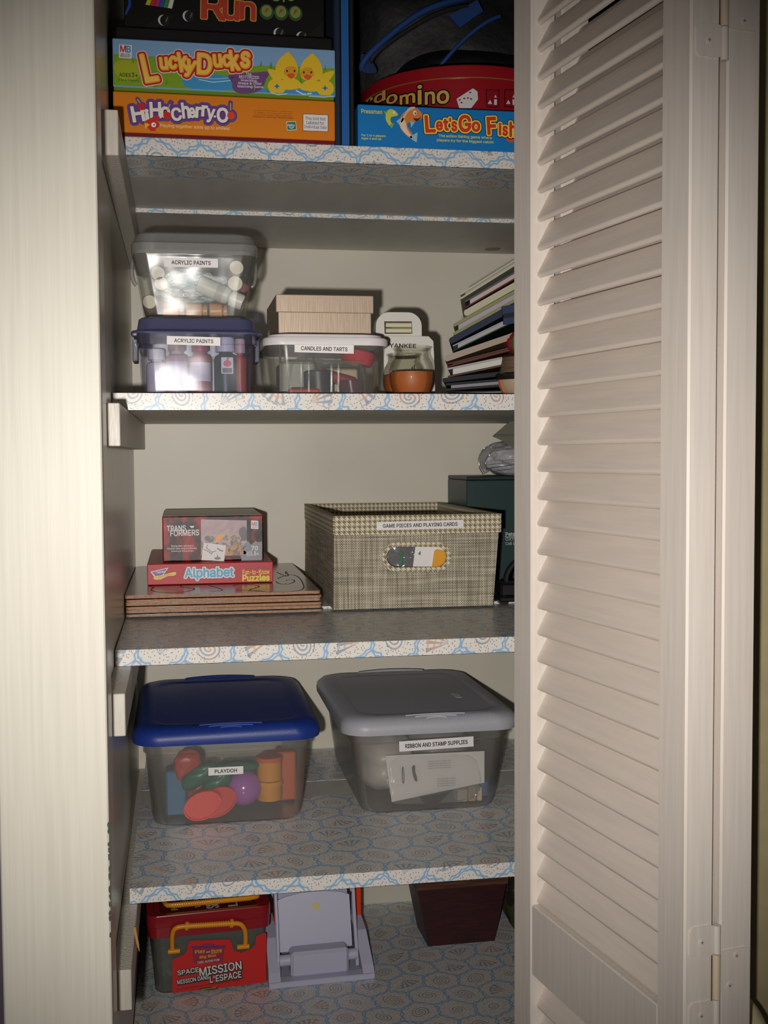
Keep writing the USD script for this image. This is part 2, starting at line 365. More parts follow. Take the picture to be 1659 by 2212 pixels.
hinge([(dz(1500, 2004), dz(1500, 2070)), (dz(1500, 2168), dz(1500, 2240))], [(dz(1575, 2058), dz(1575, 2150))],
      [(dz(1540, 2004), dz(1540, 2065), DOOR), (dz(1540, 2067), dz(1540, 2163), YEL), (dz(1540, 2165), dz(1540, 2240), DOOR)],
      [(0.015, dz(1500, 2038)), (0.015, dz(1500, 2197)), (0.047, dz(1585, 2072)), (0.041, dz(1570, 2136))], 'lower painted hinge')

# ---- shelves: front board wrapped in shell-print paper, back board beside it
def liner(x0, x1, y0, y1, zt, zb, wrap=0.1, e=0.0004):
    parts = [bx(x0, x1, y0-e, y1, zt, zt+e), bx(x0, x1, y0-e, y0, zb-e, zt)]
    if wrap: parts.append(bx(x0, x1, y0-e, y0+wrap, zb-e, zb))
    return cat(*parts)
def shelf(label, x0, yf, ym, zt, th, dzb, wrap, gap=None, back=True):
    s = Thing('shelf', label, 'shelf', ((x0+XR)/2, yf, zt-th))
    s.part('front_board', bx(x0, XR-0.001, yf, ym-0.0005, zt-th, zt-0.00005), BOARD, smooth=False)
    s.part('liner', liner(x0+0.0005, XR-0.002, yf-0.0002, ym-(gap or 0)-0.001, zt, zt-th, wrap), PAPER, label='seashell print paper on the front board', smooth=False)
    if back:
        s.part('back_board', bx(x0+0.002, XR-0.001, ym, YB-0.001, zt-th+dzb, zt+dzb-0.00005), BOARD, smooth=False)
        s.part('back_liner', liner(x0+0.0025, XR-0.002, ym-0.0002, YB-0.002, zt+dzb, zt-th+dzb, 0), PAPER, label='seashell print paper on the back board', smooth=False)
    return s
S1, S2, S3, S4, S5 = 0.3485, 0.0657, -0.2048, -0.4784, -0.742
S3B = S3+0.0032
s1_ = shelf('top shelf with shell-print paper edge under the board games', -0.0560, 1.32, 1.60, S1, 0.0189, -0.0050, 0.10)
shelf('second shelf with shell-print paper edge under the stacked paint tubs', XW+0.0006, 1.27, YB-0.001, S2, 0.0178, 0.0, 0.012, back=False)
shelf('middle shelf with shell-print paper edge holding puzzles and woven basket', XW+0.001, 1.235, 1.512, S3, 0.0166, 0.0032, 0.02)
shelf('lower shelf with shell-print paper edge under the two large lidded tubs', -0.0623, 1.285, 1.665, S4, 0.0167, 0.0, 0.02, gap=0.075)
shelf('bottom shelf covered in shell-print paper under the red toy box', XW+0.001, 1.22, YB-0.001, S5, 0.018, 0.0, 0.02, back=False)
zk = S1-0.0189-0.0050-0.0001
kx, ky = [q*zk/ray(1064, 538)[1] for q in (ray(1064, 538)[0], 1.0)]
s1_.part('wood_knot', flat(affinity.translate(affinity.scale(Point(0, 0).buffer(1, 16), 0.0125, 0.016), kx, ky), zk-0.0004, 0.0004), plain('knot_stain', (150, 128, 104), .55), label='brown knot showing through the paint')
CL = (('topmost wooden cleat on the left wall under the games shelf', 1.150, 0.3294, 0.0430), ('short-looking cleat on the left wall supporting the paint tub shelf', 1.090, 0.0477, 0.0396),
      ('wooden cleat on the left wall beside the blue tub lid', 1.092, -0.2217, 0.0400), ('lowest wooden cleat on the left wall, near the red toy box', 1.118, -0.4956, 0.0400))
for lab, yf, zt, hh in CL:
    c = Thing('cleat', lab, 'cleat', (XW+0.009, yf, zt-hh))
    c.part('batten', bx(XW+0.0002, XW+0.0176, yf, YB-0.002, zt-hh, zt, 0.0008), CLEAT, smooth=False)
    if 'lowest' in lab:
        x, z = P(306, 2030, 1.20)
        c.part('splinter', tube(curve([(XW+0.0177, 1.2, z+0.014), (XW+0.0195, 1.198, z+0.004), (XW+0.0225, 1.195, z-0.010)], 8), [0.0014]*6+[0.001, 0.0003], 6), plain('raw_wood', (196, 142, 74), 0.7), label='raw splinter of wood')


# ---------------------------------------------------------------- top shelf: board games, tin, bag
MASK_ = 0
def carton(name, label, px0, px1, yf, depth, z0, z1, mat, cat_='game box', c=0.0012, part='carton'):
    x0 = ray(px0, 0 if False else 200)[0]*yf if px0 > 1.5 else px0
    x1 = px1
    t = Thing(name, label, cat_, ((x0+x1)/2, yf, z0)); t.part(part, bx(x0, x1, yf, yf+depth, z0, z1, c), mat, smooth=False); return t
GLOSSY = 0.30
def sheet(t, name, shapes, y, layer, mat, under=None, label=None, thick=None):
    sh_ = union_all(shapes) if isinstance(shapes, (list, tuple)) else shapes
    return t.part(name, prism(sh_, y-0.00012*layer, thick or 0.00012), mat, under, label, smooth=False)
def face(x0, x1, z0, z1, e=0.0012): return sbox(x0+e, z0+e, x1-e, z1-e)

# orange game box
yf = 1.316
x0, x1, za, zb = -0.0667, 0.1776, S1+0.0005, 0.3970
t = Thing('board_game_box', 'orange children\'s board game box with purple-outlined cherry title, lowest of its stack', 'game box', ((x0+x1)/2, yf, za))
g = Graph(); n_ = g('noise_texture', 'fac', vector=g('geometry', 'position'), scale=30.0, detail=2.0)
ORANGE = g.make('orange_print', g('principled_bsdf', 'BSDF', base_color=s2l((222, 128, 22)), roughness=0.34, normal=g('bump', 'normal', height=n_, strength=0.12, distance=0.004)))
t.part('carton', bx(x0, x1, yf, yf+0.24, za+0.004, zb, 0.001), ORANGE, smooth=False)
t.part('tray_edge', bx(x0+0.003, x1-0.0005, yf+0.001, yf+0.239, za, za+0.0045), ink(110, 24, 34, .3), label='dark red tray edge', smooth=False)
F = face(x0, x1, za+0.005, zb)
L = [word('HiHo', [(298, 246, 30, 34, 10), (318, 250, 9, 27, 8), (336, 238, 27, 34, 2), (357, 243, 22, 24, -4)], yf), word('Cherry', [(381, 247, 24, 28, 8), (401, 239, 18, 34, 6), (415, 244, 15, 22, 4), (429, 243, 14, 24, -4), (442, 240, 14, 24, -4), (455, 250, 19, 30, -6)], yf),
     word('O', [(481, 249, 28, 32, 0)], yf), [pelli(464, 252, 2, 1.6, yf)]]
title = union_all([q.buffer(0.0004) for w_ in L for q in w_])
o1 = union_all([title.buffer(0.0034), line([(310, 232), (297, 214)], yf, 9), line([(362, 240), (369, 222)], yf, 12), line([(497, 240), (498, 222)], yf, 10), pelli(499, 250, 13, 14, yf), pelli(361, 250, 10, 12, yf)])
tp = sheet(t, 'title_badge', o1.intersection(F), yf, 1, ink(104, 64, 140))
sheet(t, 'title_shadow', affinity.translate(title, 0.0006, -0.0008), yf, 2, ink(60, 30, 60), tp)
sheet(t, 'title_lettering', title, yf, 3, ink(238, 232, 222), tp)
sheet(t, 'cherry', pelli(306, 231, 7, 7, yf), yf, 4, ink(208, 36, 26), tp); sheet(t, 'cherry', pelli(361, 250, 8, 8, yf), yf, 4, ink(208, 36, 26), tp); sheet(t, 'cherry', pelli(499, 250, 8, 8, yf), yf, 4, ink(222, 70, 24), tp)
sheet(t, 'cherry_stem', [line([(302, 222), (297, 215)], yf, 2), line([(362, 239), (367, 226)], yf, 2), line([(498, 238), (498, 224)], yf, 2)], yf, 4, ink(214, 190, 84), tp)
bird = [smoothp([(314, 262), (327, 257), (341, 264), (343, 274), (336, 282), (345, 291), (322, 291), (324, 282), (313, 272)], yf)]
bp = sheet(t, 'bird_print', union_all(bird).intersection(F), yf, 4, ink(206, 40, 26), label='red bird printed under the title')
sheet(t, 'bird_crest', smoothp([(326, 259), (333, 252), (345, 253), (337, 262)], yf), yf, 5, ink(206, 40, 26), bp)
sheet(t, 'bird_beak', poly([(312, 265), (324, 269), (314, 279)], yf), yf, 5, ink(236, 190, 40), bp)
sheet(t, 'bird_eye', pelli(332, 270, 5, 5, yf), yf, 5, ink(240, 240, 240), bp); sheet(t, 'bird_pupil', pelli(333, 270, 1.5, 1.5, yf), yf, 6, BLACK_INK, bp)
sheet(t, 'tagline', text('Playing together adds up to smiles!', 421, 275, 144, None, yf, False, -0.2), yf, 1, ink(250, 226, 190))
sheet(t, 'small_print', [text(s_, 590, 240+i*4.6, 80 if i < 3 else 86, 3.2, yf, i > 2, 0) for i, s_ in enumerate(('(c) 2001 All rights reserved. Printed notes', 'for players. Colors and parts may vary', 'from those shown. Please retain this', 'MADE IN U.S.A. WITH FRUIT MADE IN CHINA.'))], yf, 1, ink(146, 70, 20))
lp = sheet(t, 'maker_badge', poly([(618, 263), (639, 262), (641, 281), (620, 282)], yf), yf, 1, ink(222, 226, 216)); sheet(t, 'maker_badge_field', poly([(619.5, 264.5), (638, 263.5), (639.6, 279.6), (621, 280.6)], yf), yf, 2, ink(34, 120, 116), lp)
sheet(t, 'maker_lettering', [text('Hasbro', 629, 270.5, 15, 6, yf, True), line([(625, 275), (629, 277.5), (634, 275)], yf, 1.6)], yf, 3, ink(232, 236, 230), lp)
sp_ = sheet(t, 'sale_label', poly([(654, 246), (709, 248), (709, 285), (654, 283)], yf), yf, 1, ink(110, 60, 50)); sheet(t, 'sale_label_paper', poly([(655, 247), (708, 249), (708, 284), (655, 282)], yf), yf, 2, WHITE_P, sp_)
sheet(t, 'sale_lettering', [text('This Unit Not', 681, 256.5, 43, 7, yf, False), text('Labeled for', 681, 265.5, 38, 7, yf, False), text('Individual Sale', 681.5, 274.5, 48, 7, yf, False)], yf, 3, ink(84, 74, 110), sp_)

# blue and green game box with the two ducks
yf = 1.313
x0, x1, za, zb = -0.0662, 0.1779, 0.3973, 0.4527
t = Thing('board_game_box', 'sky-blue and green game box with two yellow ducks, middle of its stack', 'game box', ((x0+x1)/2, yf, za))
t.part('carton', bx(x0, x1, yf, yf+0.24, za+0.0035, zb, 0.001), ink(134, 172, 212, .3), smooth=False)
t.part('tray_edge', bx(x0+0.001, x1-0.002, yf+0.0012, yf+0.239, za, za+0.004), ink(110, 140, 30, .3), label='green tray edge', smooth=False)
F = face(x0, x1, za+0.004, zb, 0.0008)
gr = sheet(t, 'grass_print', smoothp([(240, 122), (262, 118), (300, 128), (330, 122), (420, 138), (520, 146), (560, 142), (600, 144), (650, 144), (690, 148), (728, 150), (740, 180), (730, 222), (480, 222), (236, 206), (230, 150)], yf, 120).intersection(F), yf, 1, ink(128, 166, 30))
tuft = []
rg = random.Random(3)
for i in range(46):
    px_ = rg.uniform(246, 718); by = 128+(px_-246)*0.042+rg.uniform(-4, 2) if i < 20 else rg.uniform(165, 206); a = rg.uniform(-5, 5)
    tuft.append(poly([(px_-2, by+6), (px_+a, by-rg.uniform(4, 10)), (px_+2, by+6)], yf))
sheet(t, 'grass_blades', union_all(tuft).intersection(F).difference(poly([(390, 150), (530, 150), (530, 230), (390, 230)], yf)), yf, 3.5, ink(96, 140, 30), gr)
sheet(t, 'yellow_light', smoothp([(250, 135), (290, 132), (306, 150), (290, 172), (256, 166)], yf).intersection(F), yf, 2, ink(170, 178, 34), gr)
wt = sheet(t, 'water_print', [smoothp([(395, 160), (440, 158), (500, 166), (520, 180), (500, 194), (440, 194), (400, 186)], yf).intersection(F), smoothp([(560, 190), (600, 196), (640, 186), (690, 196), (724, 200), (722, 213), (640, 210), (570, 206), (545, 200)], yf).intersection(F)], yf, 2, ink(64, 150, 204))
sheet(t, 'water_lines', [line([(430, 172), (460, 178), (500, 174)], yf, 1.6), line([(425, 166), (460, 171), (505, 168)], yf, 1.0), line([(585, 200), (600, 205), (620, 203)], yf, 2), line([(640, 196), (655, 204), (672, 202)], yf, 3), line([(668, 208), (700, 210), (720, 208)], yf, 1.6)], yf, 3, ink(206, 226, 238), wt)
duck = ink(236, 196, 44); duckd = ink(224, 158, 40)
for sgn, hx, hy, bx_, by_, fx in ((1, 619, 147, 598, 187, 628), (-1, 672, 150, 702, 191, 664)):
    body = union_all([pelli(bx_, by_, 19, 17, yf), smoothp([(bx_-15*sgn, by_-6), (bx_+10*sgn, by_-14), (bx_+36*sgn, by_-18), (bx_+54*sgn, by_-2), (bx_+40*sgn, by_+6), (bx_+15*sgn, by_+6)], yf), smoothp([(bx_-20*sgn, by_-36), (bx_-2*sgn, by_-34), (bx_+14*sgn, by_-22), (bx_+2*sgn, by_-12), (bx_-10*sgn, by_-18)], yf)])
    dp = sheet(t, 'duck_body', body.intersection(F), yf, 4 if sgn > 0 else 5, duck)
    sheet(t, 'duck_head', union_all([smoothp([(hx-22, hy+16), (hx-22, hy-8), (hx-6, hy-28), (hx+10, hy-28), (hx+23, hy-6), (hx+22, hy+16), (hx+6, hy+26), (hx-10, hy+24)], yf), smoothp([(hx-4, hy-28), (hx+2, hy-34), (hx+8, hy-30), (hx+5, hy-26)], yf)]).intersection(F), yf, 6, duck, dp)
    sheet(t, 'duck_mask', smoothp([(fx-14, hy+4), (fx-6, hy-3), (fx+6, hy-3), (fx+13, hy+4), (fx+11, hy+16), (fx-11, hy+16)], yf).intersection(F), yf, 7, duckd, dp)
    sheet(t, 'duck_bill', smoothp([(fx-8, hy+16), (fx, hy+12), (fx+9, hy+16), (fx+3, hy+23), (fx-3, hy+22)], yf).intersection(F), yf, 8, ink(222, 92, 40), dp)
    sheet(t, 'duck_eyes', [pelli(fx-8, hy+7, 2, 2.4, yf), pelli(fx+8, hy+7, 2, 2.4, yf)], yf, 8, ink(70, 50, 30), dp)
    s_ = 6.5
    sheet(t, 'duck_star', poly([(bx_, by_-s_), (bx_+2, by_-2), (bx_+s_, by_), (bx_+2, by_+2), (bx_, by_+s_), (bx_-2, by_+2), (bx_-s_, by_), (bx_-2, by_-2)], yf), yf, 8, ink(38, 120, 190), dp)
ban = smoothp([(494, 163), (530, 158), (560, 156), (584, 155), (578, 166), (572, 180), (566, 192), (550, 200), (518, 202), (502, 190), (500, 176)], yf)
bp = sheet(t, 'banner', ban, yf, 3, ink(112, 74, 124))
sheet(t, 'banner_lettering', [text('The', 537, 160.5, 12, 6, yf, True), text('MOTORIZED', 538, 167, 42, 6.4, yf, True), text('Quacking,', 538, 174.5, 35, 6.4, yf, True), text('Shape & Color', 540, 181, 50, 6.4, yf, True, 1), text('Matching Game', 541, 188, 54, 6.4, yf, True, 1)], yf, 4, ink(226, 214, 226), bp)
L = word('Lucky', [(323, 147, 36, 62, 12), (354, 138, 20, 26, 6), (374, 136, 20, 28, -2), (396, 134, 24, 42, 10), (411, 149, 24, 38, -14)], yf, .78)+word('Ducks', [(442, 139, 38, 46, -2), (470, 132, 21, 28, 6), (490, 132, 20, 26, 4), (507, 131, 24, 44, 6), (530, 130, 25, 36, -4)], yf, .78)
title = union_all([q.buffer(0.0011) for q in L])
tp = sheet(t, 'title_halo', title.buffer(0.0028), yf, 4, ink(242, 216, 202))
sheet(t, 'title_outline', title.buffer(0.0019), yf, 5, ink(186, 34, 30), tp); sheet(t, 'title_lettering', title, yf, 6, ink(238, 152, 42), tp)
sheet(t, 'title_shine', affinity.translate(title.buffer(-0.0009), -0.0003, 0.0004), yf, 7, ink(246, 200, 84), tp)
mb = sheet(t, 'maker_badge', poly([(257, 96), (285, 97.5), (284.5, 127), (257, 125)], yf), yf, 2, WHITE_P)
sheet(t, 'maker_initial', text('M', 266, 105.5, 12, 14, yf), yf, 3, ink(196, 30, 50), mb); sheet(t, 'maker_initial', text('B', 278, 106.5, 9, 14, yf), yf, 3, ink(40, 140, 200), mb)
sheet(t, 'maker_lettering', [text('MILTON', 271, 117.5, 18, 3.6, yf), text('BRADLEY', 271, 121.8, 21, 3.6, yf)], yf, 3, ink(50, 60, 120), mb)
sheet(t, 'age_lettering', [text('AGES', 270, 162, 24, 8, yf), text('3+', 291, 162.5, 13, 9.5, yf), text('2 to 4 Players', 278, 174, 42, 6.5, yf, False)], yf, 3, ink(64, 84, 26))

# black game box on top
t = Thing('board_game_box', 'black game box with red title and glass marbles, top of its stack', 'game box', (0.055, 1.312, 0.4527))
BLK = plain('black_card', (22, 21, 22), 0.35)
t.part('tray', bx(-0.0628, 0.1748, 1.311, 1.55, 0.4530, 0.4652, 0.0015), BLK, label='wide black tray base', smooth=False)
yf = 1.345
t.part('carton', bx(-0.0545, 0.1700, yf, 1.545, 0.4654, 0.640, 0.001), BLK, smooth=False)
F = face(-0.0545, 0.1700, 0.4656, 0.640)
tt = union_all(word('Run', [(461, 12, 60, 62, -2), (499, 22, 42, 44, -2), (535, 24, 40, 40, -2)], yf))
tp = sheet(t, 'title_outline', tt.buffer(0.0011), yf, 1, ink(214, 168, 72)); sheet(t, 'title_lettering', tt, yf, 2, ink(198, 66, 48), tp)
tt = union_all(word('sic', [(596, -8, 20, 22, 0), (613, -10, 6, 30, 0), (628, -8, 20, 22, 0)], yf)); sheet(t, 'upper_lettering', tt, yf, 1, ink(128, 170, 64), label='green lettering cut off by the frame')
for i, px_ in enumerate((576, 607, 638)):
    bp = sheet(t, 'button_print', pelli(px_, 26+i*1.5, 15, 16, yf), yf, 1, ink(66, 88, 50)); sheet(t, 'button_face', pelli(px_, 24+i*1.5, 11, 12, yf), yf, 2, ink(128, 160, 84), bp)
    sheet(t, 'button_arrow', poly([(px_-5, 30+i*1.5), (px_-1, 18+i*1.5), (px_+6, 19+i*1.5), (px_, 26+i*1.5)], yf), yf, 3, ink(206, 60, 36), bp)
for i, c_ in enumerate(((214, 196, 50), (206, 60, 40), (190, 60, 130), (60, 90, 180), (70, 150, 80), (230, 226, 218))):
    a = 318+i*9; sheet(t, 'rainbow_stripe', poly([(a+8, -20), (a+18, -20), (a+6+i*0.5, 12+i*1.4), (a-4+i*0.5, 10+i*1.4)], yf), yf, 1, ink(*c_))
sheet(t, 'corner_print', poly([(278, -40), (283, -40), (283, 14), (272, 34), (270, 30), (277, 10)], yf), yf, 1, ink(40, 80, 170))
sheet(t, 'pinstripes', union_all([line([(660+i*5, 84), (706, 40+i*5)], yf, 0.7) for i in range(8)]+[line([(310+i*5, 64), (352+i*6, 32)], yf, 0.7) for i in range(5)]).intersection(F), yf, 1, ink(54, 52, 50))
for px_, py_ in ((354, 44), (407, 35), (603, 72), (652, 80)):
    mp_ = sheet(t, 'marble_print', pelli(px_, py_, 12, 12, yf).intersection(F), yf, 1, ink(34, 33, 34)); sheet(t, 'marble_glint', pelli(px_-1, py_, 11, 11, yf).difference(pelli(px_+3, py_+0.5, 10.5, 11.5, yf)).intersection(F), yf, 2, ink(216, 216, 212), mp_)
    sheet(t, 'marble_swirl', smoothp([(px_+3, py_+4), (px_+5, py_-4), (px_+9, py_-8), (px_+7, py_+1)], yf, 30).intersection(F), yf, 2, ink(96, 96, 92), mp_)

# upright zipped folder between the stacks
t = Thing('zip_folder', 'navy fabric folder with blue bound edge standing upright between the games', 'folder', (0.190, 1.318, S1))
NAVY = grained('navy_fabric', (26, 48, 76), (20, 36, 58), (900, 900, 900), 0.8, 0.4, 0.0008)
t.part('side_panel', bx(0.1792, 0.1862, 1.330, 1.60, S1+0.0005, 0.64, 0.0015), NAVY, smooth=False)
for i in range(4):
    x = 0.1872+i*0.0021; t.part('piping', rod((x, 1.322, S1+0.0016), (x, 1.322, 0.64), 0.0011, 10), plain('blue_binding', (38, 104, 178), 0.6))
t.part('binding_backing', bx(0.1862, 0.1948, 1.3235, 1.60, S1+0.0005, 0.64), NAVY, smooth=False)
t.part('cover', bx(0.1950, 0.2010, 1.322, 1.60, S1+0.0005, 0.64, 0.002), plain('black_fabric', (18, 17, 18), 0.7), label='black cover', smooth=False)

# blue fishing game
yf = 1.316
x0, x1, za, zb = 0.2035, 0.4480, S1+0.0005, 0.3952
t = Thing('board_game_box', 'bright blue fishing game box with orange fish at right of the top shelf', 'game box', ((x0+x1)/2, yf, za))
t.part('carton', bx(x0, x1, yf, yf+0.035, za, zb, 0.001), ink(28, 124, 196, .3), smooth=False)
L = word("Let's", [(929, 268, 26, 38, 4), (949, 272, 17, 20, 0), (963, 270, 12, 26, 4), (972, 259, 4, 8, 0), (981, 273, 14, 22, 0)], yf)+word('Go', [(1004, 267, 32, 38, 0), (1028, 274, 21, 22, 0)], yf)+word('Fish', [(1062, 272, 24, 40, 4), (1080, 279, 6, 27, 0), (1091, 283, 13, 22, 0), (1108, 280, 18, 34, 0)], yf)
title = union_all(L)
tp = sheet(t, 'title_halo', title.buffer(0.0028), yf, 1, ink(40, 60, 70)); sheet(t, 'title_outline', title.buffer(0.0019), yf, 2, ink(240, 214, 90), tp); sheet(t, 'title_lettering', title.buffer(0.0004), yf, 3, ink(216, 58, 34), tp)
YLW = ink(228, 214, 80)
sheet(t, 'maker_lettering', text('Pressman', 803, 241, 46, 9, yf), yf, 1, YLW)
sheet(t, 'player_lettering', [text('For 1 to 4 players', 807, 293.5, 53, 6, yf), text('Ages 4 and up', 802, 300, 44, 6, yf)], yf, 1, YLW)
sheet(t, 'tagline', [text('The action fishing game where', 1005, 296, 120, 7.5, yf), text('players try for the biggest catch!', 1005, 305.5, 127, 7.5, yf)], yf, 1, YLW)
fp = sheet(t, 'fish_print', smoothp([(880, 238), (896, 233), (910, 243), (912, 254), (900, 262), (885, 264), (880, 272), (890, 288), (894, 296), (886, 298), (868, 282), (863, 264), (868, 248)], yf), yf, 1, ink(220, 130, 60), label='orange smiling fish print')
sheet(t, 'fish_belly', smoothp([(868, 254), (876, 264), (880, 280), (890, 296), (884, 296), (868, 280), (864, 266)], yf), yf, 2, ink(232, 214, 186), fp)
sheet(t, 'fish_fins', [poly([(884, 296), (902, 286), (900, 308), (890, 302)], yf), poly([(886, 262), (896, 264), (888, 276)], yf), poly([(864, 256), (856, 262), (864, 272)], yf)], yf, 2, ink(150, 196, 214), fp)
sheet(t, 'fish_back', smoothp([(874, 246), (884, 233), (896, 231), (892, 236), (880, 244), (870, 262), (866, 262)], yf), yf, 2, ink(224, 190, 170), fp)
sheet(t, 'fish_eye', pelli(896, 244, 4, 5, yf), yf, 3, WHITE_P, fp); sheet(t, 'fish_pupil', pelli(897, 245, 1.5, 2, yf), yf, 4, BLACK_INK, fp); sheet(t, 'fish_mouth', smoothp([(893, 255), (903, 256), (911, 251), (904, 260), (897, 261)], yf), yf, 3, ink(90, 30, 24), fp)
fp = sheet(t, 'fish_print', smoothp([(836, 240), (846, 236), (857, 243), (858, 250), (846, 253), (844, 262), (848, 270), (842, 272), (834, 260), (833, 250)], yf), yf, 1, ink(206, 208, 84), label='small yellow-green fish print')
sheet(t, 'fish_fins', [poly([(832, 248), (828, 240), (838, 241)], yf), poly([(842, 269), (852, 266), (846, 278)], yf)], yf, 2, ink(130, 180, 60), fp); sheet(t, 'fish_eye', pelli(851, 243, 2.5, 3, yf), yf, 2, WHITE_P, fp)
sheet(t, 'sun_print', pelli(1103, 300, 10, 7, yf), yf, 1, ink(222, 90, 40))

# round red tin behind it
R = 0.130; cx, cy = 0.3655, 1.487
t = Thing('game_tin', 'round red tin with gold-lettered domino title behind the blue fishing game', 'tin', (cx, cy, S1))
RED = plain('red_tin', (150, 24, 32), 0.28)
t.part('tin_body', lathe([(0, S1+0.0006), (R-0.002, S1+0.0006), (R-0.0015, S1+0.002), (R-0.0015, 0.4452), (0, 0.4452)], 72, (cx, cy, 0)), RED)
t.part('tin_lid', lathe([(0, 0.4455), (R-0.0005, 0.4455), (R, 0.4462), (R, 0.4592), (R-0.002, 0.4607), (R-0.006, 0.4607), (R-0.008, 0.4585), (0, 0.4585)], 72, (cx, cy, 0)), RED)
t.part('gold_seam', lathe([(R-0.001, 0.4447), (R+0.0003, 0.4447), (R+0.0003, 0.4455), (R-0.001, 0.4455)], 72, (cx, cy, 0)), plain('gold_line', (200, 170, 90), 0.3, 0.6), label='thin gold seam line')
def wrap_tin(shape, layer, th=0.00025):
    shape = shape.segmentize(0.002)
    gs = [q for q in getattr(shape, 'geoms', [shape]) if q.geom_type == 'Polygon' and q.area > 1e-9]
    mm = cat(*[trimesh.creation.extrude_polygon(q, th, engine='earcut') for q in gs])
    for _ in range(1): mm = mm.subdivide()
    v = mm.vertices; a = v[:, 0]/R; rad = R-0.0016+v[:, 2]+0.0001*layer
    mm.vertices = np.column_stack([cx+rad*np.sin(a), cy-rad*np.cos(a), v[:, 1]]); return mm
def tin_s(px, py):                          # arc length on the tin and height for a photo point
    s, zz = ray(px, py); aa = 1+s*s; bb = -2*(s*cx+cy); cc = cx*cx+cy*cy-R*R
    y = (-bb-math.sqrt(max(bb*bb-4*aa*cc, 0)))/(2*aa); return R*math.atan2(s*y-cx, cy-y), zz*y
def tin_text(ch, px0, px1, py0, py1):
    a0, za_ = tin_s(px0, py1); a1, zb_ = tin_s(px1, py0); zb_ = max(zb_, za_+0.002); return fit(glyphs(ch), (a0+a1)/2, (za_+zb_)/2, abs(a1-a0), zb_-za_)
L = [tin_text(c_, a, b, p, q) for c_, a, b, p, q in (('n', 789, 803, 208, 226), ('d', 806, 831, 191, 227), ('o', 833, 857, 200, 228), ('m', 862, 896, 199, 228), ('i', 901, 911, 182, 226), ('n', 917, 939, 196, 226), ('o', 943, 970, 194, 225))]
tt = union_all(L)
tp = t.part('title_outline', wrap_tin(tt.buffer(0.0017), 1), ink(40, 18, 20, .3)); t.part('title_lettering', wrap_tin(tt, 3), ink(206, 172, 78, .3), under=tp)
def tin_poly(pts): return Polygon([tin_s(*q) for q in pts]).buffer(0)
dp = t.part('tile_print', wrap_tin(tin_poly([(986, 213), (1022, 190), (1032, 197), (1033, 214), (1018, 233), (992, 233)]), 1), ink(214, 212, 212, .3), label='white domino piece print')
t.part('tile_dots', wrap_tin(union_all([tin_poly([(a-3, b), (a, b-2), (a+3, b), (a, b+2)]) for a, b in ((1003, 212), (1011, 211), (1018, 213), (993, 215), (997, 221), (1008, 197), (1016, 199))]), 3), ink(140, 30, 40), under=dp)
for px_ in (1065, 1105):
    ip = t.part('rule_icon', wrap_tin(tin_poly([(px_-15, 192), (px_+15, 193), (px_+14, 232), (px_-14, 231)]), 1), ink(70, 16, 22, .3)); t.part('rule_icon_field', wrap_tin(tin_poly([(px_-13, 194), (px_+13, 195), (px_+12, 230), (px_-12, 229)]), 2), ink(142, 24, 34, .3), under=ip)
    t.part('rule_icon_figure', wrap_tin(union_all([tin_poly([(px_-11, 224), (px_-6, 215), (px_-1, 224)]), tin_poly([(px_+3, 226), (px_+3, 214), (px_+9, 214), (px_+9, 226)]), tin_poly([(px_+3, 210), (px_+6, 204), (px_+9, 210)])]), 3), ink(214, 208, 208), under=ip)

# black backpack with blue trim lying on the tin
t = Thing('backpack', 'black backpack with blue piping and webbing strap behind the red tin', 'backpack', (0.42, 1.70, 0.4612))
g = Graph(); n_ = g('noise_texture', 'fac', vector=g('geometry', 'position'), scale=14.0, detail=4.0)
BAG = g.make('black_nylon', g('principled_bsdf', 'BSDF', base_color=s2l((14, 14, 16)), roughness=0.55, normal=g('bump', 'normal', height=n_, strength=0.5, distance=0.012)))
def blob(cx, cy, cz, rx, ry, rz, seed, amp=0.05, sub=4, p_=2.6, floor=None):
    b = trimesh.creation.icosphere(subdivisions=sub); v = b.vertices
    v = v/((np.abs(v)**p_).sum(1)**(1/p_))[:, None]
    d = 1+amp*(meshkit.fbm(v*2.2+seed, 3, seed)-0.5)*2
    v = v*d[:, None]*[rx, ry, rz]+[cx, cy, cz]
    if floor is not None: v[:, 2] = np.maximum(v[:, 2], floor)
    b.vertices = v; return b
t.part('bag_body', blob(0.445, 1.69, 0.60, 0.245, 0.15, 0.19, 5, 0.06, floor=0.4613), BAG)
def bagpath(pts, y0, n=30):
    return curve([(P(a, b, y)[0], y, P(a, b, y)[1]) for a, b, y in pts], n)
BT = plain('blue_webbing', (24, 64, 126), 0.7)
t.part('piping', tube(bagpath([(782, 150, 1.50), (800, 115, 1.49), (850, 70, 1.485), (905, 30, 1.48), (970, 4, 1.48), (1060, -14, 1.50)], 1.5), 0.0042, 10), BT, label='broad blue piping arc')
t.part('zip_tape', tube(bagpath([(800, 140, 1.50), (825, 105, 1.49), (880, 66, 1.485), (940, 32, 1.48), (1010, 14, 1.48)], 1.5), 0.003, 8), plain('zip_tape', (34, 34, 36), 0.5))
t.part('piping', tube(bagpath([(944, 150, 1.50), (968, 122, 1.49), (1000, 88, 1.485), (1040, 55, 1.48), (1080, 35, 1.48)], 1.5), 0.0026, 10), BT, label='thin blue piping arc')
ya = 1.482
sp_ = poly([(968, 36), (1030, 2), (1042, 26), (992, 62)], ya)
t.part('webbing_strap', prism(sp_, ya, 0.004), BT, smooth=False)
t.part('front_pocket', blob(0.40, 1.60, 0.50, 0.11, 0.10, 0.045, 9, 0.05, floor=0.4613), BAG)
t.part('webbing_tail', prism(smoothp([(780, 120), (800, 132), (812, 158), (790, 160), (779, 150)], 1.50), 1.50, 0.004), plain('dark_blue_webbing', (20, 46, 90), 0.7))

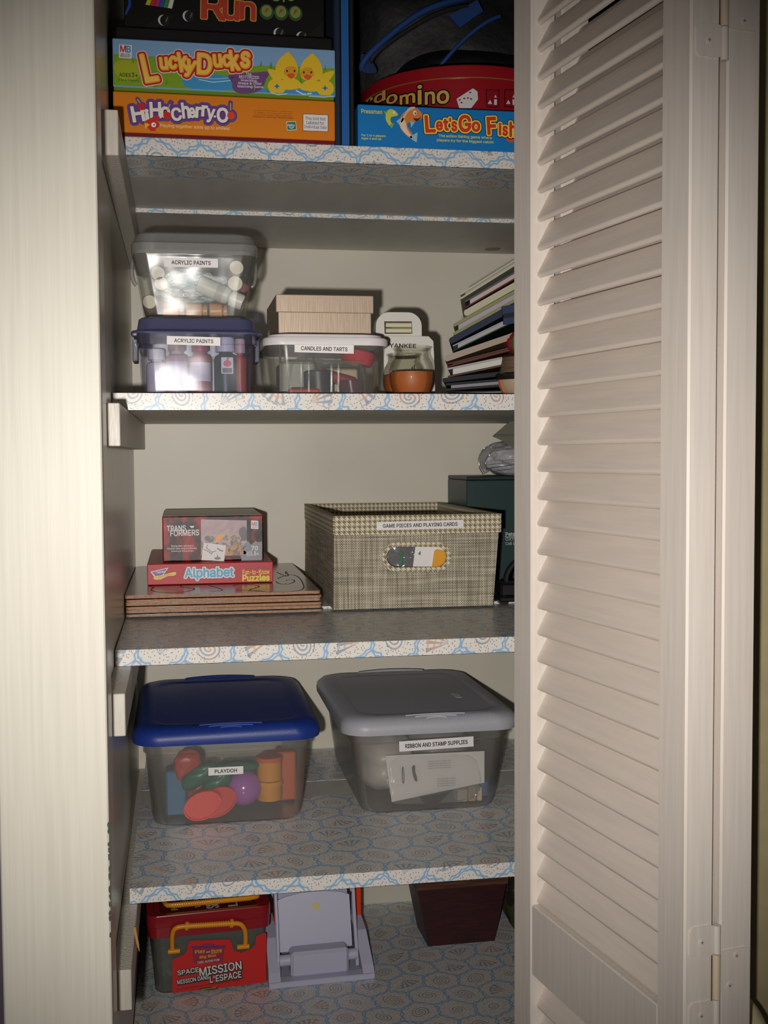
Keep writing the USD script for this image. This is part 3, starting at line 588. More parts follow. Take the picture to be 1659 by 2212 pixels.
# ---------------------------------------------------------------- second shelf: clear tubs, candles, albums
def sticker(t, name, s, pxc, pyc, w, h, y, tw, th_, deg=0.0):
    x, z = P(pxc, pyc, y); k = y/FPX
    r_ = affinity.rotate(sbox(x-w*k/2, z-h*k/2, x+w*k/2, z+h*k/2), deg)
    lp = t.part(name, prism(r_, y, 0.0004), WHITE_P, label=None, smooth=False)
    t.part('label_lettering', prism(text(s, pxc, pyc, tw, th_, y, True, deg), y-0.0004, 0.00025), BLACK_INK, under=lp, smooth=False); return lp
def hollow(cx, cy, prof, th=0.0016, r=0.02, floor=0.002):
    # prof: (width, depth, z) from bottom up; an open tub with walls th thick
    out = [rr(cx, cy, w, d, r, z) for w, d, z in prof]
    inn = [rr(cx, cy, w-2*th, d-2*th, max(r-th, .002), z+(floor if i == 0 else 0)) for i, (w, d, z) in enumerate(prof)][::-1]
    return loft(out+inn)
def lidmesh(cx, cy, prof, under, r=0.02):
    # prof from lower skirt to crown centre; under = (w, d, z) of the inner underside
    rings = [rr(cx, cy, under[0], under[1], max(r-.003, .004), under[2])]
    rings.append(rr(cx, cy, prof[0][0]-0.003, prof[0][1]-0.003, r, under[2])); rings.append(rr(cx, cy, prof[0][0]-0.003, prof[0][1]-0.003, r, prof[0][2]))
    rings += [rr(cx, cy, w, d, (q[0] if q else r), z) for w, d, z, *q in prof]
    return loft(rings)
def bottle(name, label, cat_, p, q, r, body, cap, cap_r=0.8, cap_len=0.28, neck=0.06, labels=(), group=None):
    # a bottle along p -> q, cap at the q end
    p, q = np.array(p, float), np.array(q, float); L = np.linalg.norm(q-p); d = (q-p)/L
    M = trimesh.geometry.align_vectors([0, 0, 1], d); M[:3, 3] = p
    t = Thing(name, label, cat_, (p+q)/2*[1, 1, 0]+[0, 0, min(p[2], q[2])-0.0], group=group)
    hb = L*(1-cap_len-neck)
    b = lathe([(0, 0), (r*.9, 0), (r, r*.12), (r, hb*.86), (r*.88, hb*.95), (r*.55, hb), (r*.5, L*(1-cap_len)), (0, L*(1-cap_len))], 28); b.apply_transform(M); t.part('bottle_body', b, body)
    c_ = lathe([(0, L*(1-cap_len)), (r*cap_r, L*(1-cap_len)), (r*cap_r, L*.97), (r*cap_r*.9, L), (0, L)], 28); c_.apply_transform(M); t.part('cap', c_, cap)
    for a0, a1, mat in labels:
        l_ = lathe([(r*.96, hb*a0), (r+0.0002, hb*a0), (r+0.0002, hb*a1), (r*.96, hb*a1)], 28); l_.apply_transform(M); t.part('label', l_, mat)
    return t
WH = plain('white_plastic', (232, 230, 228), 0.35); LAV = plain('pale_label', (206, 198, 210), 0.45)
z0 = S2+0.0005
# lower tub
cx, cy = 0.0200, 1.376
t = Thing('storage_tub', 'clear tub with translucent blue lid and labelled paints, lower of the left pair', 'storage tub', (cx, cy, z0))
t.part('tub_body', hollow(cx, cy, [(0.118, 0.166, z0), (0.122, 0.170, z0+0.004), (0.127, 0.174, 0.1200), (0.131, 0.178, 0.1205), (0.132, 0.179, 0.1330)], 0.0016, 0.016), BLUECLEAR)
lp = t.part('lid', lidmesh(cx, cy, [(0.1425, 0.188, 0.1312), (0.1430, 0.189, 0.1330), (0.1400, 0.186, 0.1350), (0.1310, 0.178, 0.1362), (0.1290, 0.176, 0.1385), (0.1260, 0.173, 0.1480), (0.1200, 0.167, 0.1502), (0.1120, 0.158, 0.1502), (0.1100, 0.156, 0.1490)], (0.12, 0.166, 0.1335), 0.018), BLUELID, label='translucent blue snap lid')
for sx in (-1, 1):
    xx = cx+sx*0.0690
    hp = t.part('latch', bx(xx-0.003, xx+0.003, 1.352, 1.388, 0.106, 0.1318, 0.001), clear('latch_%d' % (sx+1), (0.6, 0.6, 0.62), 0.45, (120, 120, 140), 0.15) if sx < 0 else MATS['latch_0'], smooth=False)
    for dz_ in (0.0, 0.018): t.part('latch_roll', rod((xx-sx*0.0002, 1.350, 0.109+dz_), (xx-sx*0.0002, 1.390, 0.109+dz_), 0.0022, 12), MATS['latch_0'], under=hp)
sticker(t, 'paper_label', 'ACRYLIC PAINTS', 418.5, 736.5, 112, 18, 1.2868, 82, 8.2, -1)
BASE = z0+0.0024
bt = lambda px: P(px, 800, 1.315)[0]
bottle('paint_bottle', 'red paint bottle with white barcode label in the blue-lidded tub', 'paint bottle', (bt(433), 1.322, BASE), (bt(433), 1.322, 0.1300), 0.0118, ink(150, 32, 56), ink(160, 50, 80), 0.8, 0.24, 0.05, [(0.3, 0.78, LAV)])
bottle('paint_bottle', 'pinkish paint bottle with pale label left of the red bottle', 'paint bottle', (bt(382), 1.322, BASE), (bt(382), 1.322, 0.1300), 0.0118, ink(186, 150, 160), ink(120, 70, 70), 0.8, 0.24, 0.05, [(0.3, 0.8, LAV)])
tb = bottle('paint_bottle', 'dark green paint bottle with red apple emblem in the blue-lidded tub', 'paint bottle', (bt(487), 1.322, BASE), (bt(487), 1.322, 0.1310), 0.0125, ink(28, 62, 54), ink(206, 206, 222), 0.85, 0.26, 0.04, [])
yb = 1.3090
ap = tb.part('emblem_field', prism(sbox(bt(487)-0.0042, 0.0905, bt(487)+0.0078, 0.1075).buffer(0.0006), yb, 0.0002), ink(205, 205, 205), smooth=False)
tb.part('apple_emblem', prism(union_all([affinity.translate(affinity.scale(Point(0, 0).buffer(1, 16), 0.0046, 0.0036), bt(487)+0.0020, 0.1012), affinity.rotate(affinity.translate(affinity.scale(Point(0, 0).buffer(1, 12), 0.0012, 0.0026), bt(487)+0.0022, 0.1058), -25)]), yb-0.0003, 0.0002), ink(196, 40, 60), under=ap, smooth=False)
tb.part('emblem_base', prism(sbox(bt(487)-0.0036, 0.0908, bt(487)+0.0072, 0.0962), yb-0.0003, 0.0002), ink(40, 60, 56), under=ap, smooth=False)
bottle('paint_bottle', 'orange-brown paint bottle against the right wall of the blue-lidded tub', 'paint bottle', (bt(521), 1.336, BASE), (bt(521), 1.336, 0.1310), 0.0075, ink(176, 84, 60), ink(196, 168, 170), 0.8, 0.26, 0.04, [])
bottle('paint_bottle', 'white paint bottle behind the glare at left of the blue-lidded tub', 'paint bottle', (bt(338), 1.330, BASE), (bt(338), 1.330, 0.1180), 0.0115, ink(210, 206, 206), WH, 0.8, 0.24, 0.04, [(0.3, 0.75, LAV)])
for k, (px_, c_) in enumerate(((350, (96, 70, 120)), (402, (70, 84, 140)), (462, (200, 190, 180)), (505, (130, 50, 60)))):
    bottle('paint_bottle', ('purple', 'blue', 'cream', 'maroon')[k]+' paint bottle in the back row of the blue-lidded tub', 'paint bottle', (bt(px_)*1.04, 1.385, BASE), (bt(px_)*1.04, 1.385, 0.1290), 0.0118, ink(*c_), WH, 0.8, 0.24, 0.05, [(0.3, 0.75, LAV)])
# upper tub
cx, cy, zu = 0.0190, 1.380, 0.1508
t = Thing('storage_tub', 'clear tapered tub with greyish lid and loose paints, upper of the left pair', 'storage tub', (cx, cy, zu))
t.part('tub_body', hollow(cx, cy, [(0.108, 0.150, zu), (0.114, 0.156, zu+0.003), (0.1335, 0.171, 0.2150), (0.1350, 0.174, 0.2180), (0.1350, 0.174, 0.2220)], 0.0016, 0.016), CLEAR)
t.part('lid', lidmesh(cx, cy, [(0.1375, 0.1775, 0.2185), (0.1380, 0.178, 0.2300), (0.1350, 0.175, 0.2318), (0.1330, 0.173, 0.2335), (0.1280, 0.168, 0.2405), (0.1200, 0.160, 0.2432), (0.1120, 0.152, 0.2432), (0.1100, 0.150, 0.2422)], (0.126, 0.166, 0.2225), 0.018), GREYLID, label='greyish translucent lid')
for sx in (-1, 1):
    t.part('rim_tab', tube(curve([(cx+sx*0.0690, 1.36, 0.224), (cx+sx*0.0705, 1.375, 0.206), (cx+sx*0.0660, 1.38, 0.196)], 10), 0.0026, 10), GREYLID)
sticker(t, 'paper_label', 'ACRYLIC PAINTS', 413, 567.5, 112, 19, 1.2935, 82, 8.5, 0)
B0 = zu+0.0024
up = lambda px, py, y: (P(px, py, y)[0], y, P(px, py, y)[1])
CAPW = ink(226, 220, 208)
def lying(label, px, py, r, body, yfr=1.318, ln=0.10, cap=None):
    x, z = P(px, py, yfr); z = max(z, B0+r+0.001)
    bottle('paint_bottle', label, 'paint bottle', (x, yfr+ln, z), (x, yfr, z), r, body, cap or CAPW, 0.95, 0.2, 0.03)
lying('white-capped paint bottle lying end-on at lower left of the upper tub', 323, 652, 0.0085, ink(196, 150, 110))
lying('white-capped bottle with inked letters lying high at right of the upper tub', 511, 578, 0.0088, ink(200, 190, 190), 1.320)
tb = bottle('paint_bottle', 'white paint bottle lying slantwise with cap at lower right of upper tub', 'paint bottle', up(428, 612, 1.327), up(525, 655, 1.3215), 0.0098, ink(222, 224, 222), WH, 0.92, 0.27, 0.02, [(0.58, 0.80, ink(198, 198, 200))])
for k, (a, b) in enumerate(((352, 398), (402, 448), (452, 490))):
    p, q = up(a, 666, 1.336), up(b, 667, 1.336); zz = B0+0.0092
    bottle('paint_bottle', ('leftmost', 'middle', 'rightmost')[k]+' tan paint bottle lying along the bottom of the upper tub', 'paint bottle', (p[0], p[1], zz), (q[0], q[1], zz), 0.0085, ink(206, 152, 106), ink(190, 140, 100), 0.8, 0.2, 0.03)
bl = blob(0.016, 1.360, 0.192, 0.040, 0.030, 0.0165, 3, 0.35, 4)
solo('bubble_wrap', 'crumpled shiny blue-white wrap in the middle of the upper tub', 'plastic wrap', bl, grained('crumpled_wrap', (176, 204, 220), (226, 228, 230), (120, 120, 120), 0.14, 0.9, 0.006, spec=0.9), smooth=20)
for k, (px_, py_) in enumerate(((352, 612), (345, 590))):
    lying(('lower', 'upper')[k]+' lavender-white bottle lying against the left side of upper tub', px_-4, py_, 0.0085, ink(204, 198, 208), 1.335, 0.09)
lying('pale grey bottle under the inked cap at the right of upper tub', 508, 612, 0.0095, ink(196, 194, 200), 1.332, 0.09)
lying('small maroon bottle at the right wall of the upper tub', 527, 622, 0.006, ink(120, 40, 60), 1.345, 0.07, ink(120, 40, 60))

# candle tub
cx, cy = 0.1650, 1.396
t = Thing('storage_tub', 'clear ribbed tub with white lid labelled for candles under gold box', 'storage tub', (cx, cy, z0))
t.part('tub_body', hollow(cx, cy, [(0.118, 0.172, z0), (0.122, 0.176, z0+0.003), (0.1335, 0.188, 0.1215), (0.1345, 0.189, 0.1240)], 0.0016, 0.022), CLEAR)
t.part('lid', lidmesh(cx, cy, [(0.1430, 0.1965, 0.1218), (0.1440, 0.1975, 0.1235), (0.1440, 0.1975, 0.1288), (0.1415, 0.195, 0.1308), (0.1330, 0.187, 0.1312), (0.1310, 0.185, 0.1342), (0.1250, 0.179, 0.1352), (0.115, 0.169, 0.1352)], (0.125, 0.18, 0.1240), 0.024), plain('white_lid', (222, 216, 216), 0.4), label='white snap lid')
yr = 1.3055
def ribz(pts, w): t.part('moulded_rib', tube(curve([(P(a, b, yr)[0], yr, P(a, b, yr)[1]) for a, b in pts], 24), w, 8), CLEAR)
ribz([(621, 847), (624, 800), (631, 783), (650, 780), (708, 780), (770, 781), (779, 786), (784, 810), (786, 846)], 0.0013)
for px_ in (650.5, 667, 716, 731): ribz([(px_, 782), (px_, 815), (px_, 847)], 0.0010)
for px_ in (606,): ribz([(603, 735), (606, 790), (608, 846)], 0.0012)
sticker(t, 'paper_label', 'CANDLES AND TARTS', 700.5, 753.5, 129, 18, 1.3018, 101, 9, -1)
zb_ = z0+0.0024
solo('pillar_candle', 'dark navy pillar candle standing in the white-lidded tub', 'candle', lathe([(0, zb_), (0.0165, zb_), (0.0175, zb_+0.001), (0.0175, 0.0945), (0.016, 0.0955), (0.004, 0.0945), (0, 0.0945)], 30, (P(688, 820, 1.345)[0], 1.345, 0)), ink(30, 36, 48))
solo('wax_tart', 'glossy red wax tart wedged at upper right of the white-lidded tub', 'wax tart', rot(lathe([(0, 0), (0.0175, 0), (0.022, 0.014), (0.020, 0.0155), (0, 0.0150)], 12, (0.2040, 1.345, 0.1040)), 12, (0, 1, 0), (0.204, 1.345, 0.104)), ink(196, 40, 62, .25))
solo('wax_tart', 'dark red wax melt lying across the middle of the white-lidded tub', 'wax tart', rot(bx(0.158, 0.204, 1.345, 1.372, 0.083, 0.0945, 0.003), 15, (0, 1, 0), (0.18, 1.36, 0.088)), ink(150, 30, 34, .25))
solo('wax_tart', 'flat red wax melt on the floor of the white-lidded tub', 'wax tart', bx(0.122, 0.158, 1.3185, 1.3265, zb_, 0.0745, 0.002), ink(176, 48, 36, .25))
solo('tin_candle', 'small tan boxed candle at the back of the white-lidded tub', 'candle', bx(0.164, 0.212, 1.385, 1.425, zb_, 0.1020, 0.002), ink(182, 164, 136))
solo('candle_tray', 'grey plastic tray lying in the back of the white-lidded tub', 'tray', bx(0.118, 0.160, 1.385, 1.44, zb_, 0.1100, 0.003), ink(150, 150, 146))
solo('wax_tart', 'plum wax melt with glitter at lower right of the white-lidded tub', 'wax tart', lathe([(0, zb_), (0.014, zb_), (0.016, 0.084), (0, 0.085)], 14, (0.197, 1.338, 0)), ink(84, 44, 60, .2))
# gold box
GOLD = grained('gold_foil', (192, 172, 150), (174, 154, 134), (900, 900, 30), 0.40, 0.2, 0.0005, metal=0.3)
t = Thing('gift_box', 'brushed rose-gold lidded gift box on the candle tub', 'box', (0.17, 1.355, 0.1357))
t.part('box_body', bx(0.1150, 0.2250, 1.3620, 1.500, 0.1357, 0.1660, 0.0008), GOLD, smooth=False)
t.part('lid', bx(0.1122, 0.2276, 1.3600, 1.503, 0.1652, 0.1860, 0.0008), GOLD, smooth=False)

# white wax warmer packaging with arched handle
y = 1.425
t = Thing('warmer_case', 'white plastic case with arched handle and lettering behind the candle jars', 'case', (0.285, y+0.02, z0))
WP = plain('warmer_white', (218, 214, 206), 0.4)
xa, xb = P(828, 800, y)[0], P(938, 800, y)[0]; zt = P(880, 726, y)[1]
s_ = Polygon([(xa+0.002, z0), (xb+0.001, z0), (xb+0.0005, z0+0.04), (xb-0.001, zt-0.006), (xb-0.007, zt), (xa+0.004, zt), (xa, zt-0.004)]).buffer(-0.0015).buffer(0.0015)
bp_ = prism(s_, y+0.045, 0.045); t.part('case_body', bp_, WP, smooth=30)
hs = poly([(812, 760), (812, 674), (911, 675), (911, 760)], y+0.012); hs = hs.buffer(-0.0175).buffer(0.0175)
hole = poly([(830, 694), (890, 694), (891, 721), (831, 721)], y+0.012)
x_, z_ = P(860, 727, y+0.012)
hs = hs.union(sbox(hs.bounds[0], zt-0.004, hs.bounds[2], z_+0.012)).difference(hole)
t.part('handle', prism(hs, y+0.030, 0.018), WP, smooth=30)
for py_ in (702, 714):
    a, b = up(833, py_, y+0.016), up(888, py_+0.5, y+0.016); t.part('roller', rod(a, b, 0.0030, 14), plain('cream_plastic', (214, 208, 176), 0.45), label='cream roller in the handle')
t.part('lettering', prism(text('YANKEE', 870, 747, 60, 9.5, y, True, -1), y, 0.0003), BLACK_INK, smooth=False)
# candle jars
def jar(label, cx, cy, R, ztop, zwax):
    t = Thing('candle_jar', label, 'candle', (cx, cy, z0))
    hgt = ztop-z0; pr = [(0.62, 0), (0.72, .015), (0.86, .12), (0.97, .28), (1.0, .42), (0.98, .56), (0.90, .70), (0.78, .80), (0.74, .86), (0.75, .95), (0.81, .985), (0.81, 1.0)]
    out = [(R*a, z0+hgt*b) for a, b in pr]; inn = [((R-0.0022)*a-0.0003, z0+max(hgt*b, 0.004)) for a, b in pr if z0+hgt*b > zwax][::-1]+[((R-0.0022)*0.97, zwax+.0002)]
    from scipy.interpolate import PchipInterpolator
    t.part('jar_glass', lathe([(0, z0)]+out+[(R*.81-.0022, ztop), (R*.79-.0022, ztop-.004)], 44, (cx, cy, 0)), GLASS, smooth=50)
    f = PchipInterpolator([b for a, b in pr[:-1]], [a for a, b in pr[:-1]])
    w = [(max((R-0.0009)*float(f(q))-0.0004, .001), z0+max(hgt*q, .0044)) for q in np.linspace(0.02, (zwax-z0)/hgt, 12)]
    t.part('wax', lathe([(0, w[0][1])]+w+[(0, zwax)], 40, (cx, cy, 0)), plain('orange_wax', (176, 96, 40), 0.5), label='orange wax')
    t.part('wick', rod((cx, cy, zwax), (cx+0.001, cy, zwax+0.007), 0.0007, 8), BLACK_INK)
x, _ = P(889, 800, 1.336); jar('round glass candle jar with orange wax, nearer of two', x, 1.336, 0.0268, 0.1222, 0.0945)
x, _ = P(872, 800, 1.392); jar('round glass candle jar with orange wax, half hidden behind the other jar', x, 1.392, 0.0262, 0.1200, 0.0945)

# stack of albums, binders and notebooks sagging towards the left
def slab(px, py, ang, th, mats, label, cat_='album', ln=0.20, yfr=1.345, dep=0.18, bend=0.0, pages=0.62, shift=0.006, extra=None):
    x, z = P(px, py, yfr); k = yfr/FPX; T = th*k
    t = Thing('photo_album', label, cat_, (x, yfr, z-T), turn=-15)
    def layer(a, b, inset, mat, name, lab=None):
        n = 14; xs = np.linspace(inset, ln, n); V = []
        top = []; bot = []
        for s in xs:
            zz = math.tan(math.radians(ang))*s+bend*s*s
            top.append((x+s, z-T*a+zz)); bot.append((x+s, z-T*b+zz))
        pg = Polygon(top+bot[::-1]); r_ = (b-a)*T*0.46
        if inset == 0 and r_ > 0.0003:
            p2 = pg.buffer(-r_*.9).buffer(r_*.9)
            if p2.geom_type == 'Polygon' and not p2.is_empty and p2.area > pg.area*.8: pg = p2
        mm = trimesh.creation.extrude_polygon(pg, dep-2*inset, engine='earcut'); v = mm.vertices
        mm.vertices = np.column_stack([v[:, 0], yfr+inset*0.6+v[:, 2], v[:, 1]]); mm.fix_normals(); return t.part(name, mm, mat, label=lab, smooth=30)
    if pages:
        c = (1-pages)/2
        layer(0, c, 0, mats[0], 'cover'); layer(c, 1-c, shift, mats[1], 'pages'); layer(1-c, 1, 0, mats[2] if len(mats) > 2 else mats[0], 'cover')
    else: layer(0, 1, 0, mats[0], 'cover')
    return t
CR, OL, NV, GN = plain('cream_vinyl', (176, 172, 148), .6, 0, .25), plain('olive_vinyl', (128, 128, 86), .6, 0, .25), plain('navy_vinyl', (28, 38, 58), .6, 0, .2), plain('dark_green_vinyl', (30, 46, 42), .6, 0, .2)
PGS, PGL, MAR, BRN, BKV = plain('grey_pages', (150, 146, 142), .6), plain('lilac_pages', (150, 144, 156), .6), plain('maroon_cover', (86, 38, 36), .6, 0, .2), plain('brown_cover', (74, 54, 42), .6, 0, .2), plain('black_vinyl', (24, 24, 28), .6, 0, .2)
A_ = [(994, 634, 31, 14, (CR, PGS), 'cream page-protector album at the very top of the sloping stack', dict(pages=.35)),
      (1004, 650, 29.5, 17, (plain('slate_cover', (76, 84, 92), .6, 0, .2), plain('pinkish_pages', (176, 156, 150), .6), MAR), 'loose sheaf of pinkish pages with dark cover, second in sloping stack', dict(pages=.6)),
      (1002, 671, 28.5, 16, (CR,), 'plump cream padded album below the pinkish sheaf', dict(pages=0)),
      (979, 700, 28, 26, (OL, PGL), 'olive green album with lilac pages in the sloping stack', dict(pages=.42)),
      (970, 731, 27.5, 15, (NV,), 'navy blue padded binder cover under the olive album', dict(pages=0)),
      (978, 746, 25, 14, (PGL, PGS, GN), 'binder of grey pages with dark green lower cover', dict(pages=.62)),
      (960, 769, 18, 14, (plain('tan_cover', (126, 104, 80), .45),), 'tan paper folder with a frayed left end', dict(pages=0)),
      (966, 785, 14, 9, (MAR, BRN), 'thin maroon album above the grey-paged album', dict(pages=.3)),
      (967, 795, 11, 21, (PGS, plain('white_pages', (186, 182, 176), .6), BRN), 'white-paged album with brown lower cover', dict(pages=.6)),
      (956, 817, 6, 10, (BKV,), 'black binder upper cover bending over the lowest binders', dict(pages=0)),
      (963, 828, 4, 17, (BKV, plain('silver_pages', (120, 116, 122), .6), BKV), 'black binder holding silvery pages', dict(pages=.4)),
      (966, 846, 0.6, 7, (BKV, PGS), 'lowest flat black notebook resting on the shelf', dict(pages=.3))]
for a in A_: slab(a[0], a[1], a[2], a[3], a[4], a[5], **a[6])
# brown lampshade-like pot and bowl at the door edge
y = 1.292; k = y/FPX
t = Thing('incense_burner', 'brown tapered pot with black rim on a beaded cream bowl at door edge', 'pot', (0.3925, 1.325, z0))
cx, cy = 0.3975, 1.325
zz = lambda py: P(1090, py, 1.30)[1]
t.part('bowl', lathe([(0, z0), (0.014, z0), (0.022, zz(846)), (0.0262, zz(832)), (0.0272, zz(818)), (0, zz(818))], 36, (cx, cy, 0)), plain('cream_glaze', (170, 150, 124), .35))
bd = []
for i in range(15):
    z_ = z0+0.001+i*(zz(819)-z0)/15; rr_ = float(np.interp(z_, [z0, zz(846), zz(832), zz(818)], [.014, .022, .0262, .0272]))+.0004
    bd.append(ball(0.0012, (cx-rr_*math.cos(0.25), cy-rr_*math.sin(0.25), z_), 1))
t.part('beading', cat(*bd), ink(206, 84, 44), label='row of orange beads up the bowl')
t.part('rim', lathe([(0, zz(817)), (0.0292, zz(817)), (0.0302, zz(812)), (0.0302, zz(806)), (0.028, zz(803)), (0, zz(803))], 40, (cx, cy, 0)), plain('black_lacquer', (26, 22, 22), .3), label='black rim')
t.part('shade', lathe([(0, zz(803)), (0.0262, zz(803)), (0.0238, zz(790)), (0.0215, zz(768)), (0, zz(768))], 40, (cx, cy, 0)), grained('brown_weave', (104, 84, 68), (84, 66, 54), (40, 40, 900), .6, .3, .0008), label='brown tapered upper part')
t.part('top_band', lathe([(0, zz(768)), (0.0228, zz(768)), (0.0228, zz(763)), (0, zz(763))], 40, (cx, cy, 0)), plain('black_lacquer', (26, 22, 22), .3))
t = Thing('ornament', 'small red fabric ornament with green leaf on the brown pot', 'ornament', (0.399, 1.33, zz(763)))
t.part('red_body', blob(0.401, 1.332, zz(735), 0.020, 0.018, zz(735)-zz(763)-0.0002, 4, .15, 3), ink(112, 28, 34, .6)); lf = blob(0.3945, 1.3140, zz(737), 0.0105, 0.004, 0.0125, 6, .1, 3); t.part('leaf', lf, ink(70, 104, 44, .5), label='green leaf')
t = Thing('buckle_strap', 'dark blue strap with buckle hanging over the binders by the door', 'strap', (0.387, 1.315, zz(700)))
ys = 1.316
t.part('strap_band', prism(poly([(1083, 663), (1125, 656), (1125, 676), (1084, 681)], ys), ys, 0.004), plain('blue_denim', (34, 50, 84), .7), smooth=False); t.part('strap_band', prism(poly([(1086, 687), (1125, 682), (1125, 697), (1087, 702)], ys), ys, 0.004), plain('blue_denim', (34, 50, 84), .7), smooth=False)
t.part('buckle', prism(poly([(1085, 679), (1125, 673), (1125, 684), (1087, 689)], ys+.001), ys, 0.005), plain('dark_metal', (70, 72, 78), .3, .7), smooth=False)

# ---------------------------------------------------------------- middle shelf: puzzles, basket, green box
zs = S3B+0.0005
TOPC = [(120, 96, 80), (150, 60, 50), (120, 110, 96), (168, 120, 70), (140, 60, 50), (96, 118, 128)]
ordw = ('topmost', 'second', 'third', 'fourth', 'fifth', 'lowest')
hb = 0.0274/6
rb = random.Random(11)
for i in range(6):                          # i = 0 lowest
    za = zs+hb*i; yf = 1.4590+rb.uniform(0, 0.004)+(0.002 if i == 5 else 0); xa = XW+0.0016+rb.uniform(0, .0012); xb = 0.1740+rb.uniform(-.001, .0022); k = 5-i
    if i == 5: xa, xb, yf = XW+0.001, 0.1735, 1.4605
    t = Thing('frame_puzzle', ordw[k]+' board of the stacked chipboard frame puzzles', 'puzzle board', ((xa+xb)/2, yf, za), group=None)
    s_ = sbox(xa, yf, xb, 1.842).buffer(-0.006).buffer(0.006)
    t.part('chipboard', flat(s_, za+0.0001, hb-0.0009-(.0009 if i in (0, 2, 4) else 0)), CARD, smooth=False)
    c_ = (150, 128, 108) if i == 5 else TOPC[k]
    t.part('printed_face', flat(s_.buffer(-0.0006), za+hb-0.0008-(.0009 if i in (0, 2, 4) else 0), 0.00035), plain('puzzle_print_%d' % i, c_, 0.2, 0, .6), label='glossy printed picture face', smooth=False)
    if i == 5:
        zt = za+hb-0.00045
        bl = lambda pts, w=.0009, close=True: LineString([(lambda a, b: (a*zt/b, zt/b))(*ray(*q)) for q in (list(pts)+[pts[0]] if close else pts)]).buffer(w)
        sm = lambda pts: curve(np.array(pts, float), 40)
        L = [bl(sm([(330, 1268), (345, 1262), (390, 1262), (392, 1268), (420, 1272), (385, 1280), (335, 1278), (328, 1272), (330, 1268)]), .0008, False),
             bl(sm([(505, 1266), (530, 1263), (560, 1267), (540, 1274), (560, 1277), (510, 1274)]), .0008, False), bl(sm([(450, 1264), (470, 1270), (480, 1275), (455, 1277)]), .0008, False),
             bl(sm([(600, 1250), (640, 1244), (655, 1262), (648, 1275), (600, 1279), (560, 1276)]), .0008, False), bl(sm([(598, 1236), (622, 1244), (619, 1236), (618, 1240)]), .0008, False), bl(sm([(596, 1256), (615, 1262), (634, 1258), (630, 1252)]), .0008, False)]
        t.part('cut_line', flat(union_all(L), zt, 0.00015), plain('cut_line', (52, 44, 40), .6), smooth=False)
        dots = []
        for _ in range(9):
            a, b = ray(rb.uniform(598, 640), rb.uniform(1230, 1266)); dots.append(affinity.translate(affinity.scale(Point(0, 0).buffer(1, 8), .0010, .0014), a*zt/b, zt/b))
        t.part('picture_spots', flat(union_all(dots), zt, 0.00012), plain('cut_line', (52, 44, 40), .6), smooth=False)
zp = zs+hb*6
# red alphabet puzzle box
yf = 1.565
x0, x1 = P(318, 1240, yf)[0], P(590, 1240, yf)[0]; za = zp+0.0003; zb = P(450, 1216, yf)[1]
REDP = plain('red_print', (190, 22, 36), .45)
t = Thing('puzzle_box', 'flat red alphabet puzzle box with blue bubble title', 'puzzle box', ((x0+x1)/2, yf, za))
t.part('carton', bx(x0, x1, yf, yf+0.235, za, zb, .0008), REDP, smooth=False)
t.part('side_slot', bx(x0-0.0002, x0+0.0004, yf+0.02, yf+0.10, za+0.006, za+0.018), plain('dark_slot', (40, 30, 30), .7), smooth=False)
yf -= 0.0001
tt = union_all([text('Alphabet', 452, 1239, 104, 26, yf)])
tp = sheet(t, 'title_outline', tt.buffer(0.0016), yf, 1, ink(226, 226, 228)); sheet(t, 'title_lettering', tt.buffer(.0003), yf, 2, ink(70, 164, 202), tp)
sheet(t, 'subtitle_lettering', [text('Fun-to-Know', 553, 1235.5, 58, 11, yf), text('Puzzles', 553, 1248, 58, 14, yf).buffer(.0003)], yf, 1, ink(226, 202, 40))
sheet(t, 'small_print', [text('26 Puzzles', 542, 1227, 27, 4.2, yf), text('52 Pieces', 569, 1227, 24, 4.2, yf)], yf, 1, ink(120, 20, 34))
lp = sheet(t, 'maker_badge', poly([(325, 1235), (364, 1226), (352, 1243), (348, 1252), (334, 1247)], yf), yf, 1, ink(230, 226, 230)); sheet(t, 'maker_field', poly([(328, 1236), (361, 1228), (351, 1242), (347, 1250), (336, 1245)], yf), yf, 2, ink(96, 54, 140), lp)
sheet(t, 'maker_lettering', text('TREND', 346, 1236, 18, 4.2, yf, True, 8), yf, 3, ink(226, 222, 232), lp)
sheet(t, 'ribbon', smoothp([(333, 1246), (350, 1242), (366, 1238), (380, 1236), (377, 1243), (365, 1244), (350, 1250), (335, 1252)], yf), yf, 3, ink(226, 190, 60), lp)
sheet(t, 'ribbon_lettering', text('learning fun', 356, 1244, 30, 3, yf, True, 12), yf, 4, ink(150, 100, 40), lp)
# red and black puzzle box on it
yf = 1.590
za = zb+0.0004; x0, x1 = P(351, 1170, yf)[0], P(569, 1170, yf)[0]; zb = P(460, 1114, yf)[1]
t = Thing('puzzle_box', 'crumpled red and black movie puzzle box on the alphabet puzzle', 'puzzle box', ((x0+x1)/2, yf, za))
g = Graph(); pos = g('geometry', 'position'); n_ = g('noise_texture', 'fac', vector=pos, scale=26.0, detail=3.0, distortion=1.2)
cc = g('rgb_ramp', 'color', fac=n_, ramp=[(0.40, s2l((26, 20, 22))), (0.50, s2l((60, 24, 28))), (0.57, s2l((150, 24, 30))), (0.7, s2l((180, 32, 38)))])
bn = g('bump', 'normal', height=g('noise_texture', 'fac', vector=pos, scale=60.0, detail=2.0), strength=.10, distance=.003)
REDB = g.make('red_black_print', g('principled_bsdf', 'BSDF', base_color=cc, roughness=.45, normal=bn))
t.part('carton', bx(x0, x1, yf, yf+0.20, za, zb, .0015), REDB, smooth=False)
t.part('lid_top', bx(x0+.0015, x1-.0015, yf+.002, yf+0.198, zb-.0004, zb+.0003), plain('grey_card', (150, 138, 124), .4), label='greyish top', smooth=False)
